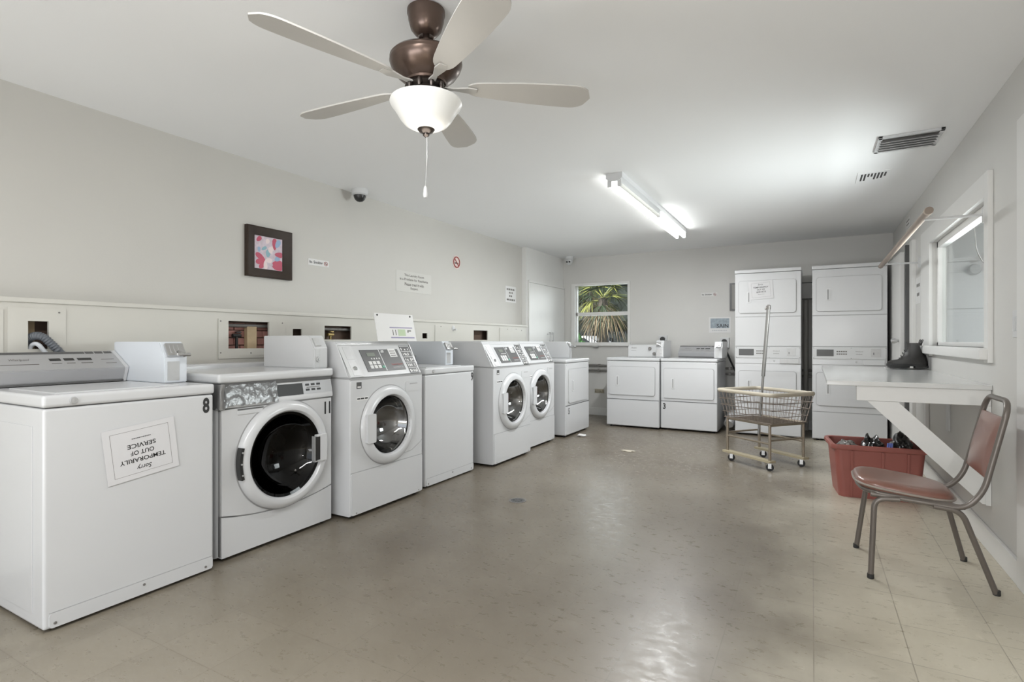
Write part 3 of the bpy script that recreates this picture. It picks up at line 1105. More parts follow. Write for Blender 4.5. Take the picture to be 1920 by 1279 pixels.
def maytag():
    W, D = 0.755, 0.72
    t = thing('washing_machine', 'white front-loading washer marked 11, with duct tape across its control strip', 'washing machine',
              (-2.645, 1.68, 0), R(91), 'laundry machines along the left wall')
    bm = new()
    cx, cz = 0.395, 0.492
    cab_hole(bm, W, D, 0.015, 0.905, cx, cz, 0.262, 0.012, 0.03, 0.04)
    obj('cabinet', bm, ENAMEL, t)
    # front panel upper part and lower kick panel, seam in a smile curve
    def smile(x):
        u = (x / W - 0.5) * 2
        return 0.192 + 0.045 * u * u
    bm = new()
    n = 24
    top = [(0.012 + (W - 0.024) * i / n) for i in range(n + 1)]
    pts = [(x, smile(x) + 0.004) for x in top] + [(W - 0.012, 0.782), (0.012, 0.782)]
    # plate with a round opening: rings from the circle to the outline
    nn = 72
    outl = []
    for k in range(nn):
        a = 2 * PI * k / nn
        dx, dz = math.cos(a), math.sin(a)
        t_ = 0.05
        while 0.012 < cx + dx * t_ < W - 0.012 and smile(cx + dx * t_) + 0.004 < cz + dz * t_ < 0.782:
            t_ += 0.0015
        outl.append((min(max(cx + dx * t_, 0.012), W - 0.012), min(cz + dz * t_, 0.782)))
    for (qx, qz) in ((0.012, 0.782), (W - 0.012, 0.782), (0.012, smile(0.012) + .004), (W - 0.012, smile(W - .012) + .004)):
        k = min(range(nn), key=lambda i: (outl[i][0] - qx) ** 2 + (outl[i][1] - qz) ** 2)
        outl[k] = (qx, qz)
    circ = [(cx + 0.258 * math.cos(2 * PI * k / nn), cz + 0.258 * math.sin(2 * PI * k / nn)) for k in range(nn)]
    RR = [[bm.verts.new((p[0], yy, p[1])) for p in l] for l, yy in ((circ, 0.03), (circ, -0.004), (outl, -0.004), (outl, 0.02))]
    for a, b in zip(RR, RR[1:]):
        for k in range(nn):
            bm.faces.new((a[k], a[(k + 1) % nn], b[(k + 1) % nn], b[k]))
    obj('front_panel', bm, ENAMEL, t)
    bm = new()
    pts = [(x, smile(x) - 0.004) for x in top] + [(W - 0.012, 0.02), (0.012, 0.02)]
    prism(bm, pts, 'y', -0.004, 0.03)
    obj('kick_panel', bm, ENAMEL, t)
    bm = new()
    box(bm, 0.008, W - 0.008, 0.004, 0.02, 0.03, 0.238)
    box(bm, 0.008, W - 0.008, 0.004, 0.02, 0.776, 0.80)
    box(bm, 0.008, 0.1, 0.004, 0.02, 0.03, 0.8)
    box(bm, W - 0.08, W - 0.008, 0.004, 0.02, 0.03, 0.8)
    obj('seam', bm, GROOVE, t)
    # control strip leaning back a little
    bm = new()
    prism(bm, [(-0.012, 0.79), (-0.012, 0.81), (0.006, 0.902), (0.06, 0.905), (0.06, 0.79)], 'x', 0.004, W - 0.004)
    bmesh.ops.bevel(bm, geom=bm.edges[:], offset=0.004, segments=2, affect='EDGES')
    cs = obj('control_strip', bm, ENAMEL, t)
    def slope(z):
        return -0.012 + (z - 0.81) / 0.092 * 0.018
    def plate(name, xa, xb, za, zb, m, th=0.002, par=cs):
        bm = new()
        prism(bm, [(slope(za) - th, za), (slope(zb) - th, zb), (slope(zb) + 0.002, zb), (slope(za) + 0.002, za)], 'x', xa, xb)
        return obj(name, bm, m, par)
    plate('display', 0.34, 0.522, 0.822, 0.888, BLACK)
    plate('keypad', 0.524, 0.742, 0.822, 0.893, SILVER)
    for r_ in range(2):
        for k in range(3):
            plate('button', 0.543 + k * 0.042, 0.57 + k * 0.042, 0.840 + r_ * 0.03, 0.852 + r_ * 0.03, BLACK, 0.004)
    plate('indicator', 0.55, 0.65, 0.858, 0.862, GINK, 0.003)
    # tape, wrapped round the left corner, ragged and wrinkled
    rn = random.Random(5)
    bm = new()
    nx, nz = 40, 8
    path = []
    for i in range(nx + 1):
        s = i / nx
        if s < 0.16:
            path.append((-0.006, 0.10 * (1 - s / 0.16) + 0.012))
        elif s < 0.26:
            a = (s - 0.16) / 0.10 * PI / 2
            path.append((0.020 - 0.026 * math.cos(a), 0.012 - 0.022 * math.sin(a)))
        else:
            path.append((0.020 + (s - 0.26) / 0.74 * 0.325, -0.010))
    grid = []
    for i, (px_, py_) in enumerate(path):
        row = []
        for j in range(nz + 1):
            z = 0.806 + (0.915 - 0.806) * j / nz
            if j == 0:
                z -= rn.uniform(0, 0.012) + (0.012 if i < 12 else 0)
            yy = py_ + (slope(max(z, .81)) + 0.012 if i > 10 else 0) - 0.009 - 0.0035 * noise.noise(Vector((i * 0.45, j * 0.7, 1)))
            xx = px_ + (rn.uniform(-0.006, 0.006) if i == nx else 0) - (0.004 * abs(noise.noise(Vector((i * .6, j * .8, 4)))) if i < 8 else 0)
            row.append(bm.verts.new((xx, yy, z)))
        grid.append(row)
    for i in range(nx):
        for j in range(nz):
            bm.faces.new((grid[i][j], grid[i + 1][j], grid[i + 1][j + 1], grid[i][j + 1]))
    bmesh.ops.solidify(bm, geom=bm.faces[:], thickness=0.0015)
    o = obj('duct_tape', bm, TAPE, t, wn=False)
    o['label'] = 'crinkled silver duct tape'
    pbox('detergent_slot', t, GAP, 0.10, 0.255, -0.007, 0.0, 0.772, 0.778)
    pbox('detergent_drawer', t, ENAMEL, 0.10, 0.25, -0.009, 0.0, 0.748, 0.770, 0.003)
    # top with raised back
    bm = new()
    box(bm, -0.006, W + 0.006, -0.008, D, 0.918, 0.968, 0.016, 3)
    box(bm, 0.0, W, 0.60, D, 0.95, 0.996, 0.014, 3)
    obj('top_panel', bm, ENAMEL, t)
    pbox('gap_strip', t, GAP, 0.01, W - 0.01, 0.0, D - 0.02, 0.90, 0.92)
    # door
    cx, cz = 0.395, 0.492
    bm = new()
    prof = [(0.305, -0.002), (0.303, -0.022), (0.290, -0.038), (0.270, -0.046), (0.252, -0.044), (0.243, -0.034), (0.240, -0.02)]
    lathe(bm, prof, (cx, 0, cz), 'y', 72, cap=False)
    dr = obj('door', bm, ENAMEL, t)
    bm = new()
    lathe(bm, [(0.245, -0.003), (0.312, -0.0045), (0.312, -0.003)], (cx, 0, cz), 'y', 64, cap=False)
    obj('door_gasket', bm, GROOVE, t)
    drum(t, cx, cz, 0.235, 0.0, 0.42, 0.018)
    bm = new()
    lathe(bm, [(0.242, -0.026), (0.225, -0.020), (0.20, 0.02), (0.16, 0.065), (0.10, 0.09), (0.03, 0.098), (0.002, 0.098)], (cx, 0, cz), 'y', 64, cap=False)
    gl = obj('door_glass', bm, TGLASS, dr)
    # hinge on the left rim, catch on the right
    bm = new()
    for k in range(12):
        a0 = PI - 0.28 + k * 0.047
        a1 = a0 + 0.047
        r0, r1 = 0.293, 0.309
        q = [(cx + r1 * math.cos(a0), cz + r1 * math.sin(a0)), (cx + r1 * math.cos(a1), cz + r1 * math.sin(a1)),
             (cx + r0 * math.cos(a1), cz + r0 * math.sin(a1)), (cx + r0 * math.cos(a0), cz + r0 * math.sin(a0))]
        prism(bm, q, 'y', -0.045, -0.01)
    h = obj('hinge', bm, BLACK, dr)
    for k in range(3):
        a = PI - 0.2 + k * 0.2
        bm = new()
        lathe(bm, [(0.005, -0.049), (0.005, -0.04)], (cx + 0.300 * math.cos(a), 0, cz + 0.300 * math.sin(a)), 'y', 8)
        obj('screw', bm, STEEL, h)
    bm = new()
    box(bm, cx + 0.19, cx + 0.268, -0.056, -0.03, cz - 0.082, cz + 0.082, 0.006)
    c_ = obj('door_handle', bm, ENAMEL, dr)
    bm = new(); box(bm, cx + 0.172, cx + 0.212, -0.059, -0.035, cz - 0.07, cz + 0.07, 0.003)
    obj('handle_recess', bm, BLACK, c_)
    bm = new(); box(bm, cx + 0.168, cx + 0.172, -0.061, -0.035, cz - 0.075, cz + 0.075)
    box(bm, cx + 0.168, cx + 0.215, -0.061, -0.035, cz - 0.079, cz - 0.073)
    obj('latch_trim', bm, STEEL, c_)
    lettering('number_decal', t, INK, [('11', 0.712, 0.722, 0.048, 0.076, 0.04)], -0.0052)
    coin_box(t, 0.655, 0.765, 0.05, 0.52, 0.968, 1.172, ENAMEL, 'lock')
    feet(t, W, D, 0.014)
maytag()

def speed_queen(label, loc, rotz):
    W, D, H = 0.725, 0.72, 1.135
    t = thing('washing_machine', label, 'washing machine', loc, rotz, 'laundry machines along the left wall')
    zs = 0.892
    bm = new()
    cx, cz = 0.355, 0.565
    cab_hole(bm, W, D, 0.02, zs, cx, cz, 0.215, 0.0, 0.012, 0.04)
    obj('cabinet', bm, ENAMEL, t)
    pbox('seam', t, GROOVE, 0.004, W - 0.004, 0.002, D - 0.01, zs - 0.012, zs + 0.006)
    # sloped console
    bm = new()
    y1 = 0.135
    prism(bm, [(0.002, zs + 0.003), (y1, H - 0.022), (y1 - 0.006, H), (D, H), (D, zs + 0.003)], 'x', 0, W)
    bmesh.ops.bevel(bm, geom=bm.edges[:], offset=0.010, segments=3, affect='EDGES')
    cs = obj('control_console', bm, ENAMEL, t)
    p1 = Vector((0, 0.002, zs + 0.003)); p2 = Vector((0, y1, H - 0.022))
    d = (p2 - p1).normalized(); nrm = Vector((0, -d.z, d.y)); Ls = (p2 - p1).length
    def slab(bm, xa, xb, ta, tb, th=0.002, mi=0):
        a = p1 + d * (Ls * ta); b = p1 + d * (Ls * tb)
        vs = []
        for off in (-0.001, th):
            for q in (a, b):
                for xx in (xa, xb):
                    v = q + nrm * off
                    vs.append(bm.verts.new((xx, v.y, v.z)))
        for f in ((0, 1, 3, 2), (4, 6, 7, 5), (0, 4, 5, 1), (2, 3, 7, 6), (0, 2, 6, 4), (1, 5, 7, 3)):
            bm.faces.new([vs[i] for i in f]).material_index = mi
    def sp(name, xa, xb, ta, tb, m, th=0.002, par=cs, label_=None):
        bm = new()
        slab(bm, xa, xb, ta, tb, th)
        return obj(name, bm, m, par, wn=False)
    def stext(name, s, xa, xb, ta, tb, m, th, par=cs, bold=0.0):
        vs, fs, a0, a1, b0, b1 = textmesh(s, bold, 0)
        bm = new()
        nv = []
        for v in vs:
            q = p1 + d * (Ls * (ta + (tb - ta) * (v.y - b0) / (b1 - b0))) + nrm * th
            nv.append(bm.verts.new((xa + (xb - xa) * (v.x - a0) / (a1 - a0), q.y, q.z)))
        for f in fs:
            bm.faces.new([nv[i] for i in f])
        return obj(name, bm, m, par, wn=False, recalc=False, flat=True)
    sp('console_plate', 0.012, 0.128, 0.04, 0.96, ENAMEL2, 0.004)
    sp('coin_slot', 0.045, 0.108, 0.55, 0.92, STEEL, 0.0055)
    cv = sp('coin_vault', 0.045, 0.108, 0.08, 0.50, STEEL, 0.0055)
    bm = new()
    q = p1 + d * (Ls * 0.26) + nrm * 0.010
    lathe(bm, [(0.016, 0), (0.018, 0.008)], (0.076, q.y, q.z), 'y', 14)
    obj('lock', bm, CHROME, cv)
    cp = sp('control_panel', 0.185, 0.565, 0.17, 0.83, DPANEL, 0.004)
    sp('panel_divider', 0.363, 0.369, 0.17, 0.83, STEEL, 0.005, cp)
    sp('display', 0.235, 0.312, 0.62, 0.73, DISP, 0.006, cp)
    for r_ in range(2):
        for k in range(3):
            sp('button', 0.222 + k * 0.038, 0.250 + k * 0.038, 0.25 + r_ * 0.12, 0.35 + r_ * 0.12, PAPER, 0.007, cp)
    sp('button', 0.336, 0.36, 0.25, 0.32, GREEN, 0.007, cp)
    for k in range(4):
        sp('indicator', 0.26 + k * 0.024, 0.27 + k * 0.024, 0.53, 0.57, PAPER, 0.006, cp)
    bm = new()
    q = p1 + d * (Ls * 0.74) + nrm * 0.006
    lathe(bm, [(0.015, 0), (0.015, 0.008)], (0.395, q.y, q.z), 'y', 16)
    obj('dial', bm, ENAMEL2, cp)
    sp('price_sticker', 0.46, 0.535, 0.58, 0.85, PAPER, 0.0055, cp)
    bm = new()
    for k in range(3):
        slab(bm, 0.47, 0.525, 0.62 + k * 0.07, 0.64 + k * 0.07, 0.0065)
    obj('sticker_print', bm, GINK, cp, wn=False)
    stext('lettering', 'Speed Queen', 0.435, 0.553, 0.31, 0.38, DRED, 0.005, cp, 0.01)
    stext('lettering', 'COMMERCIAL', 0.44, 0.553, 0.23, 0.27, PAPER, 0.005, cp)
    st = sp('instruction_label', 0.60, 0.70, 0.03, 0.95, DPANEL, 0.003)
    bm = new()
    rn = random.Random(8)
    for r_ in range(5):
        zz = 0.07 + r_ * 0.178
        slab(bm, 0.60, 0.70, zz + 0.135, zz + 0.15, 0.004)
        for k in range(5):
            if rn.random() < 0.75:
                a = 0.606 + k * 0.018
                slab(bm, a, a + rn.uniform(0.006, 0.014), zz + rn.uniform(0, 0.03), zz + rn.uniform(0.05, 0.11), 0.004)
    obj('label_print', bm, PAPER, st, wn=False)
    # front: lower panel seam, stickers, dispenser door
    bm = new()
    prism(bm, rrpts(0.008, W - 0.008, 0.024, 0.292, 0.012, 4), 'y', -0.004, 0.01)
    obj('lower_panel', bm, ENAMEL, t)
    pbox('seam', t, GROOVE, 0.006, W - 0.006, -0.0015, 0.004, 0.291, 0.297)
    bm = new()
    tube(bm, [(0.49, -0.001, 0.335), (0.60, -0.001, 0.345), (0.69, -0.001, 0.385), (W - 0.002, -0.001, 0.41)], 0.0016, 6)
    obj('crease', bm, GROOVE, t)
    bm = new()
    prism(bm, rrpts(0.53, 0.69, 0.775, 0.845, 0.012, 4), 'y', -0.003, 0.002)
    dd = obj('detergent_door', bm, ENAMEL, t)
    pbox('print', dd, GROOVE, 0.575, 0.66, -0.0036, -0.003, 0.825, 0.832)
    s1_ = pbox('energy_sticker', t, DPANEL, 0.055, 0.098, -0.0012, 0.001, 0.83, 0.872)
    pbox('sticker_print', s1_, PAPER, 0.062, 0.092, -0.0018, -0.0012, 0.836, 0.845)
    s2_ = pbox('model_sticker', t, PAPER, 0.055, 0.16, -0.001, 0.001, 0.752, 0.775)
    bm = new()
    for a, b in ((0.06, 0.085), (0.09, 0.12), (0.128, 0.154)):
        box(bm, a, b, -0.0016, -0.001, 0.760, 0.769)
    obj('sticker_print', bm, INK, s2_)
    cx, cz = 0.355, 0.565
    bm = new()
    lathe(bm, [(0.268, 0.0), (0.264, -0.016), (0.248, -0.030), (0.222, -0.036), (0.208, -0.034), (0.200, -0.022), (0.196, -0.006)], (cx, 0, cz), 'y', 64, cap=False)
    dr = obj('door', bm, ENAMEL, t)
    bm = new(); lathe(bm, [(0.205, -0.001), (0.273, -0.002), (0.273, 0.0)], (cx, 0, cz), 'y', 64, cap=False)
    obj('door_gasket', bm, GROOVE, t)
    bm = new(); lathe(bm, [(0.200, -0.022), (0.199, 0.012), (0.192, 0.014), (0.190, -0.012)], (cx, 0, cz), 'y', 48, cap=False)
    obj('glass_seal', bm, BLACK, dr)
    drum(t, cx, cz, 0.195, 0.005, 0.42, 0.018)
    bm = new()
    lathe(bm, [(0.192, -0.004), (0.182, 0.01), (0.165, 0.05), (0.13, 0.09), (0.08, 0.112), (0.03, 0.12), (0.002, 0.12)], (cx, 0, cz), 'y', 56, cap=False)
    obj('door_glass', bm, SGLASS, dr)
    bm = new()
    prism(bm, rrpts(cx - 0.245, cx - 0.165, cz - 0.095, cz + 0.095, 0.012, 4), 'y', -0.044, -0.02)
    obj('door_handle', bm, ENAMEL, dr)
    bm = new()
    lathe(bm, [(0.0045, -0.006), (0.0045, 0)], (0.05, 0, 0.035), 'y', 8)
    obj('screw', bm, PIPEG, t)
    bm = new()
    lathe(bm, [(0.0045, -0.006), (0.0045, 0)], (W - 0.05, 0, 0.035), 'y', 8)
    obj('screw', bm, PIPEG, t)
    feet(t, W, D, 0.018)
    return t
sq = speed_queen('white front-loading washer with sloped keypad console, right of washer 11', (-2.555, 2.487, 0), L90)
m9 = dup(m8, (-2.60, 3.30, 0), L90, 'white top-loading washer marked 9 between two front-loading washers', skip=('number_decal',))
lettering('number_decal', m9, INK, [('9', 0.655, 0.828, 0.034, 0.076, 0.035)], -0.0012)
sq2 = dup(sq, (-2.505, 4.165, 0), L90, 'white front-loading washer with keypad console, directly right of washer 9')
sq3 = dup(sq, (-2.585, 4.925, 0), L90, 'white front-loading washer with keypad console, directly left of dryer 5')

def dryer(label, loc, rotz, W, D, number, style, box_m, group, door=(0.04, 0.645, 0.425, 0.805), nx=0.03):
    H = 0.915
    t = thing('clothes_dryer', label, 'clothes dryer', loc, rotz, group)
    bm = new()
    box(bm, 0, W, 0, D, 0.022, 0.874, 0.010, 3)
    box(bm, 0.01, W - 0.01, 0.01, D - 0.01, 0.86, 0.885, mi=1)
    obj('cabinet', bm, [ENAMEL, GAP], t)
    bm = new()
    box(bm, 0.003, W - 0.003, -0.002, 0.004, 0.366, 0.374)
    obj('seam', bm, GAP, t)
    bm = new()
    box(bm, 0.004, W - 0.004, -0.004, 0.004, 0.03, 0.364, 0.003)
    obj('lower_panel', bm, ENAMEL, t)
    bm = new()
    box(bm, -0.003, W + 0.003, -0.006, D, 0.879, 0.915, 0.010, 3)
    obj('top_panel', bm, ENAMEL, t)
    bm = new()
    x0, x1, z0, z1 = door
    prism(bm, rrpts(x0 - 0.005, x1 + 0.005, z0 - 0.005, z1 + 0.005, 0.032), 'y', -0.0015, 0.002)
    obj('door_gasket', bm, GROOVE, t)
    bm = new()
    prism(bm, rrpts(x0, x1, z0, z1, 0.028), 'y', -0.012, 0.0)
    dr = obj('door', bm, ENAMEL, t)
    bm = new()
    hx = x0 + 0.115
    prism(bm, rrpts(hx - 0.022, hx + 0.022, (z0 + z1) / 2 - 0.066 - 0.0, (z0 + z1) / 2 + 0.066, 0.008, 4), 'y', -0.016, -0.011)
    prism(bm, rrpts(hx - 0.006, hx + 0.006, (z0 + z1) / 2 - 0.054, (z0 + z1) / 2 + 0.054, 0.003, 4), 'y', -0.018, -0.012, mi=1)
    obj('door_handle', bm, [ENAMEL2, GROOVE], dr)
    if style == 'silver':
        console_silver(t, W, 0.50, 0.917, 1.072, 0.60, xs=0.11 if group.startswith('dryers') else 0.02)
        coin_box(t, 0.615, 0.71, 0.22, 0.70, 0.917, 1.13, box_m, 'slide')
    else:
        bm = new()
        prism(bm, [(0.42, 0.917), (0.43, 1.075), (0.46, 1.09), (0.60, 1.09), (0.60, 0.917)], 'x', 0.165, 0.60)
        bmesh.ops.bevel(bm, geom=bm.edges[:], offset=0.004, segments=2, affect='EDGES')
        c = obj('control_console', bm, ENAMEL2, t)
        for kx, kz in ((0.47, 1.035), (0.53, 0.965)):
            bm = new()
            lathe(bm, [(0.018, -0.02), (0.022, -0.016), (0.022, 0)], (kx, 0.424, kz), 'y', 16)
            obj('dial', bm, PIPEG, c)
        bm = new()
        text(bm, 'Amana', 0.245, 1.045, 0.075, 0.016, 0.4265, 0.01, 0.2)
        bars(bm, [(0.21, 0.28, 1.01)], 0.426, 0.004)
        obj('lettering', bm, GINK, c, wn=False, recalc=False, flat=True)
        coin_box(t, 0.60, 0.70, 0.22, 0.66, 0.917, 1.145, box_m, 'dial')
    if number:
        lettering('number_decal', t, INK, [(number, nx + 0.015, 0.305, 0.034, 0.077, 0.035)], -0.0052)
    bm = new()
    for sx in (0.02, W - 0.02):
        lathe(bm, [(0.004, -0.003), (0.004, 0)], (sx, 0, 0.855), 'y', 8)
    obj('screw', bm, PIPEG, t)
    feet(t, W, D, 0.024)
    return t
dryer('white dryer marked 5 at the far end of the left row', (-2.53, 5.845, 0), L90, 0.75, 0.70, '5', 'silver', ENAMEL,
      'laundry machines along the left wall', (0.075, 0.70, 0.40, 0.80), 0.075)
dryer('white dryer with two grey knobs, below and right of the back window', (-2.41, 6.95, 0), 0.0, 0.698, 0.72, None, 'amana', ENAMEL,
      'dryers along the back wall', (0.037, 0.645, 0.43, 0.80))
dryer('white dryer marked 3 with silver console, on the back wall', (-1.70, 6.995, 0), 0.0, 0.685, 0.72, '3', 'silver', ENAMEL,
      'dryers along the back wall', (0.038, 0.645, 0.41, 0.79))

def stack(label, x, vault_m, doc):
    W, D, H = 0.715, 0.70, 2.0
    t = thing('stacked_dryer', label, 'stacked dryer', (x, 7.1, 0), 0.0, 'stacked dryers on the back wall')
    bm = new()
    box(bm, 0, W, 0, D, 0.02, 1.955, 0.008, 3)
    obj('cabinet', bm, ENAMEL, t)
    bm = new()
    box(bm, -0.003, W + 0.003, -0.006, D, 1.958, 2.0, 0.008, 3)
    obj('top_panel', bm, ENAMEL, t)
    for z in (1.43, 1.073, 0.868, 0.333):
        pbox('seam', t, GROOVE, 0.002, W - 0.002, -0.0025, 0.003, z - 0.003, z + 0.003)
    for z0, z1, hz in ((1.475, 1.862, 1.665), (0.405, 0.778, 0.60)):
        bm = new()
        prism(bm, rrpts(0.038, 0.667, z0 - 0.005, z1 + 0.005, 0.035), 'y', -0.0015, 0.002)
        obj('door_gasket', bm, GROOVE, t)
        bm = new()
        prism(bm, rrpts(0.043, 0.662, z0, z1, 0.03), 'y', -0.013, 0.0)
        dr = obj('door', bm, ENAMEL, t)
        bm = new()
        prism(bm, rrpts(0.136, 0.18, hz - 0.07, hz + 0.07, 0.008, 4), 'y', -0.017, -0.012)
        prism(bm, rrpts(0.150, 0.163, hz - 0.057, hz + 0.057, 0.003, 4), 'y', -0.019, -0.013, mi=1)
        obj('door_handle', bm, [ENAMEL2, GROOVE], dr)
    bm = new(); box(bm, 0.004, W - 0.004, -0.004, 0.003, 1.079, 1.425, 0.003)
    obj('upper_panel', bm, ENAMEL, t)
    bm = new(); box(bm, 0.004, W - 0.004, -0.004, 0.003, 0.03, 0.328, 0.003)
    obj('lower_panel', bm, ENAMEL, t)
    bm = new(); box(bm, 0.012, W - 0.012, -0.008, 0.003, 0.935, 1.066, 0.004)
    cp = obj('control_panel', bm, ENAMEL2, t)
    pbox('display', cp, DPANEL, 0.045, 0.212, -0.010, -0.007, 0.965, 1.042, 0.001)
    bm = new()
    for r_ in range(2):
        for k in range(5):
            box(bm, 0.24 + k * 0.021, 0.256 + k * 0.021, -0.0095, -0.007, 0.985 + r_ * 0.028, 0.997 + r_ * 0.028)
    obj('button', bm, GINK, cp)
    bm = new()
    text(bm, 'Whirlpool', 0.455, 1.018, 0.07, 0.014, -0.0086)
    bars(bm, [(0.425, 0.485, 0.99)], -0.0084, 0.005)
    obj('lettering', bm, GINK, cp, wn=False, recalc=False, flat=True)
    sl = pbox('coin_slot', cp, STEEL, 0.565, 0.655, -0.011, -0.007, 0.965, 1.052, 0.001)
    pbox('slot', sl, BLACK, 0.586, 0.592, -0.0118, -0.0108, 0.985, 1.01)
    pbox('coin_vault', t, vault_m, 0.49, 0.69, -0.016, 0.002, 0.872, 0.93, 0.003)
    bm = new(); lathe(bm, [(0.008, -0.012), (0.01, 0)], (0.43, 0, 0.905), 'y', 12)
    obj('lock', bm, STEEL, t)
    bm = new()
    for sx in (0.015, W / 2, W - 0.015):
        for sz in (1.058, 0.943):
            lathe(bm, [(0.004, -0.011), (0.004, -0.006)], (sx if sx != W / 2 else 0.38, 0, sz), 'y', 8)
    obj('screw', bm, PIPEG, cp)
    feet(t, W, D, 0.022)
    return t
stack('stacked white double dryer with a notice on its upper door', -0.826, STEEL, True)
stack('stacked white double dryer against the right wall, with no notice', 0.0, ENAMEL, False)
out_of_order('TEMPORARILY OUT OF SERVICE notice on the upper door of the stacked dryer', (-0.535, 7.0815, 1.748), 0.0, R(4.0), 0.262, 0.215)

# placard standing on the third washer
def rate_card():
    t = thing('rate_card', 'white rate card with green and purple print, standing on the washer right of washer 11', 'card', (-2.655, 2.845, 1.136), L90)
    W, H = 0.42, 0.205
    lean = Matrix.Rotation(R(-12), 4, 'X')
    def add(name, fn, m, par=t):
        bm = new(); fn(bm)
        bmesh.ops.transform(bm, matrix=lean, verts=bm.verts[:])
        return obj(name, bm, m, par, wn=False)
    bd = add('board', lambda b: box(b, 0, W, -0.002, 0.002, 0, H), PAPER)
    def pr(b):
        box(b, 0.14, 0.39, -0.003, -0.002, 0.098, 0.106)
        box(b, 0.14, 0.40, -0.003, -0.002, 0.022, 0.032)
    add('print', pr, PURPLE, bd)
    def gp(b):
        box(b, 0.225, 0.305, -0.003, -0.002, 0.04, 0.09)
    add('picture', gp, LGREEN, bd)
    def kp(b):
        box(b, 0.165, 0.172, -0.003, -0.002, 0.045, 0.085)
        box(b, 0.195, 0.202, -0.003, -0.002, 0.045, 0.085)
        box(b, 0.33, 0.372, -0.003, -0.002, 0.075, 0.084)
        box(b, 0.33, 0.34, -0.003, -0.002, 0.065, 0.08)
    add('picture', kp, GINK, bd)
    for x in (0.03, 0.385):
        add('push_pin', lambda b: lathe(b, [(0.004, -0.008), (0.007, -0.006), (0.007, -0.002)], (x, 0, H - 0.014), 'y', 10), BLACK, bd)
rate_card()

# ------------------------------------------------------------------ wall signs and picture
def sign(name, label, cat, loc, rotz, w_, h_, m=PAPER2, th=0.003, rows=(), ink=INK, extra=None):
    t = thing(name, label, cat, loc, rotz)
    bm = new(); box(bm, -w_ / 2, w_ / 2, -th, 0.0, -h_ / 2, h_ / 2, 0.0008)
    obj('board', bm, m, t)
    bm = new()
    for r_ in rows:
        text(bm, r_[0], r_[1], r_[2], r_[3], r_[4], -th - 0.0006, *(r_[5:]))
    if extra:
        extra(bm, -th)
    if len(bm.verts):
        obj('lettering', bm, ink, t, wn=False, recalc=False, flat=True)
    else:
        bm.free()
    return t
def no_smoke_icon(parent, cx, cz, r, y, ink=DRED):
    bm = new()
    n = 24
    P = [(cx + r * math.cos(2 * PI * k / n), y, cz + r * math.sin(2 * PI * k / n)) for k in range(n)]
    tube(bm, P, r * 0.13, 6, closed=True)
    a = R(135)
    tube(bm, [(cx + r * math.cos(a), y, cz + r * math.sin(a)), (cx - r * math.cos(a), y, cz - r * math.sin(a))], r * 0.11, 6)
    obj('prohibition_ring', bm, ink, parent)
    bm = new()
    box(bm, cx - r * 0.6, cx + r * 0.6, y - 0.001, y + 0.001, cz - r * 0.28, cz - r * 0.08)
    obj('cigarette', bm, INK, parent)

s = sign('no_smoking_sign', 'narrow No Smoking sign just right of the framed picture', 'sign', (XW, 3.087, 1.776), L90, 0.21, 0.052,
         PAPER, rows=(('No', -0.082, 0, 0.028, 0.022, 0.02), ('Smoking', -0.008, -0.002, 0.09, 0.03, 0.02)))
no_smoke_icon(s, 0.072, 0.0, 0.016, -0.004)
s = sign('no_smoking_sign', 'narrow No Smoking sign on the back wall beside the breaker panel', 'sign', (-1.25, YB, 1.785), 0.0, 0.215, 0.05,
         PAPER, rows=(('No', -0.085, 0, 0.028, 0.02, 0.02), ('Smoking', -0.012, -0.002, 0.09, 0.026, 0.02)))
no_smoke_icon(s, 0.072, 0.0, 0.016, -0.004)
sign('laundry_rules_sign', 'pale rectangular sign about the laundry room being a privilege', 'sign', (XW, 4.298, 1.728), L90, 0.553, 0.205, PAPER2,
     rows=(('This Laundry Room', 0.0, 0.062, 0.31, 0.030, 0.02), ('is a Privilege for Residents', 0.0, 0.020, 0.44, 0.032, 0.02),
           ('Please treat it with', 0.0, -0.024, 0.30, 0.030, 0.02), ('Respect.', 0.0, -0.066, 0.12, 0.030, 0.02)), ink=GINK)
def round_sign():
    t = thing('no_smoking_sign', 'round red no-smoking symbol high on the left wall', 'sign', (XW, 5.04, 2.03), L90)
    bm = new()
    lathe(bm, [(0.078, -0.003), (0.078, 0)], (0, 0, 0), 'y', 32)
    obj('disc', bm, mat('pink_white_disc', (0.66, 0.56, 0.53), 0.5), t)
    no_smoke_icon(t, 0, 0, 0.058, -0.004, DRED)
round_sign()
sign('small_notice', 'small white upright notice beside the closet edge', 'notice', (XW, 6.30, 1.76), L90, 0.29, 0.215, PAPER, ink=GINK,
     extra=lambda b, y: bars(b, [(-0.11, 0.11, 0.065), (-0.05, 0.05, 0.022), (-0.045, 0.045, -0.022), (-0.11, 0.11, -0.072)], y, 0.024))
def poster():
    t = thing('wall_poster', 'small blue-grey poster with white border on the back wall', 'poster', (-1.113, YB, 1.36), 0.0)
    bm = new(); box(bm, -0.142, 0.142, -0.004, 0, -0.108, 0.108, 0.001)
    obj('board', bm, PAPER, t)
    bm = new(); box(bm, -0.122, 0.122, -0.0048, -0.004, -0.045, 0.09)
    obj('picture', bm, mat('slate_print', (0.27, 0.32, 0.36), 0.4, var=0.5, vscale=30), t)
    bm = new()
    text(bm, 'SAIN', 0.035, -0.012, 0.15, 0.05, -0.0054, 0.015)
    obj('lettering', bm, INK, t, wn=False, recalc=False, flat=True)
    bm = new()
    bars(bm, [(-0.10, 0.09, -0.075)], -0.0042, 0.012)
    obj('caption', bm, mat('pale_grey_ink', (0.45, 0.46, 0.48), 0.6), t)
poster()
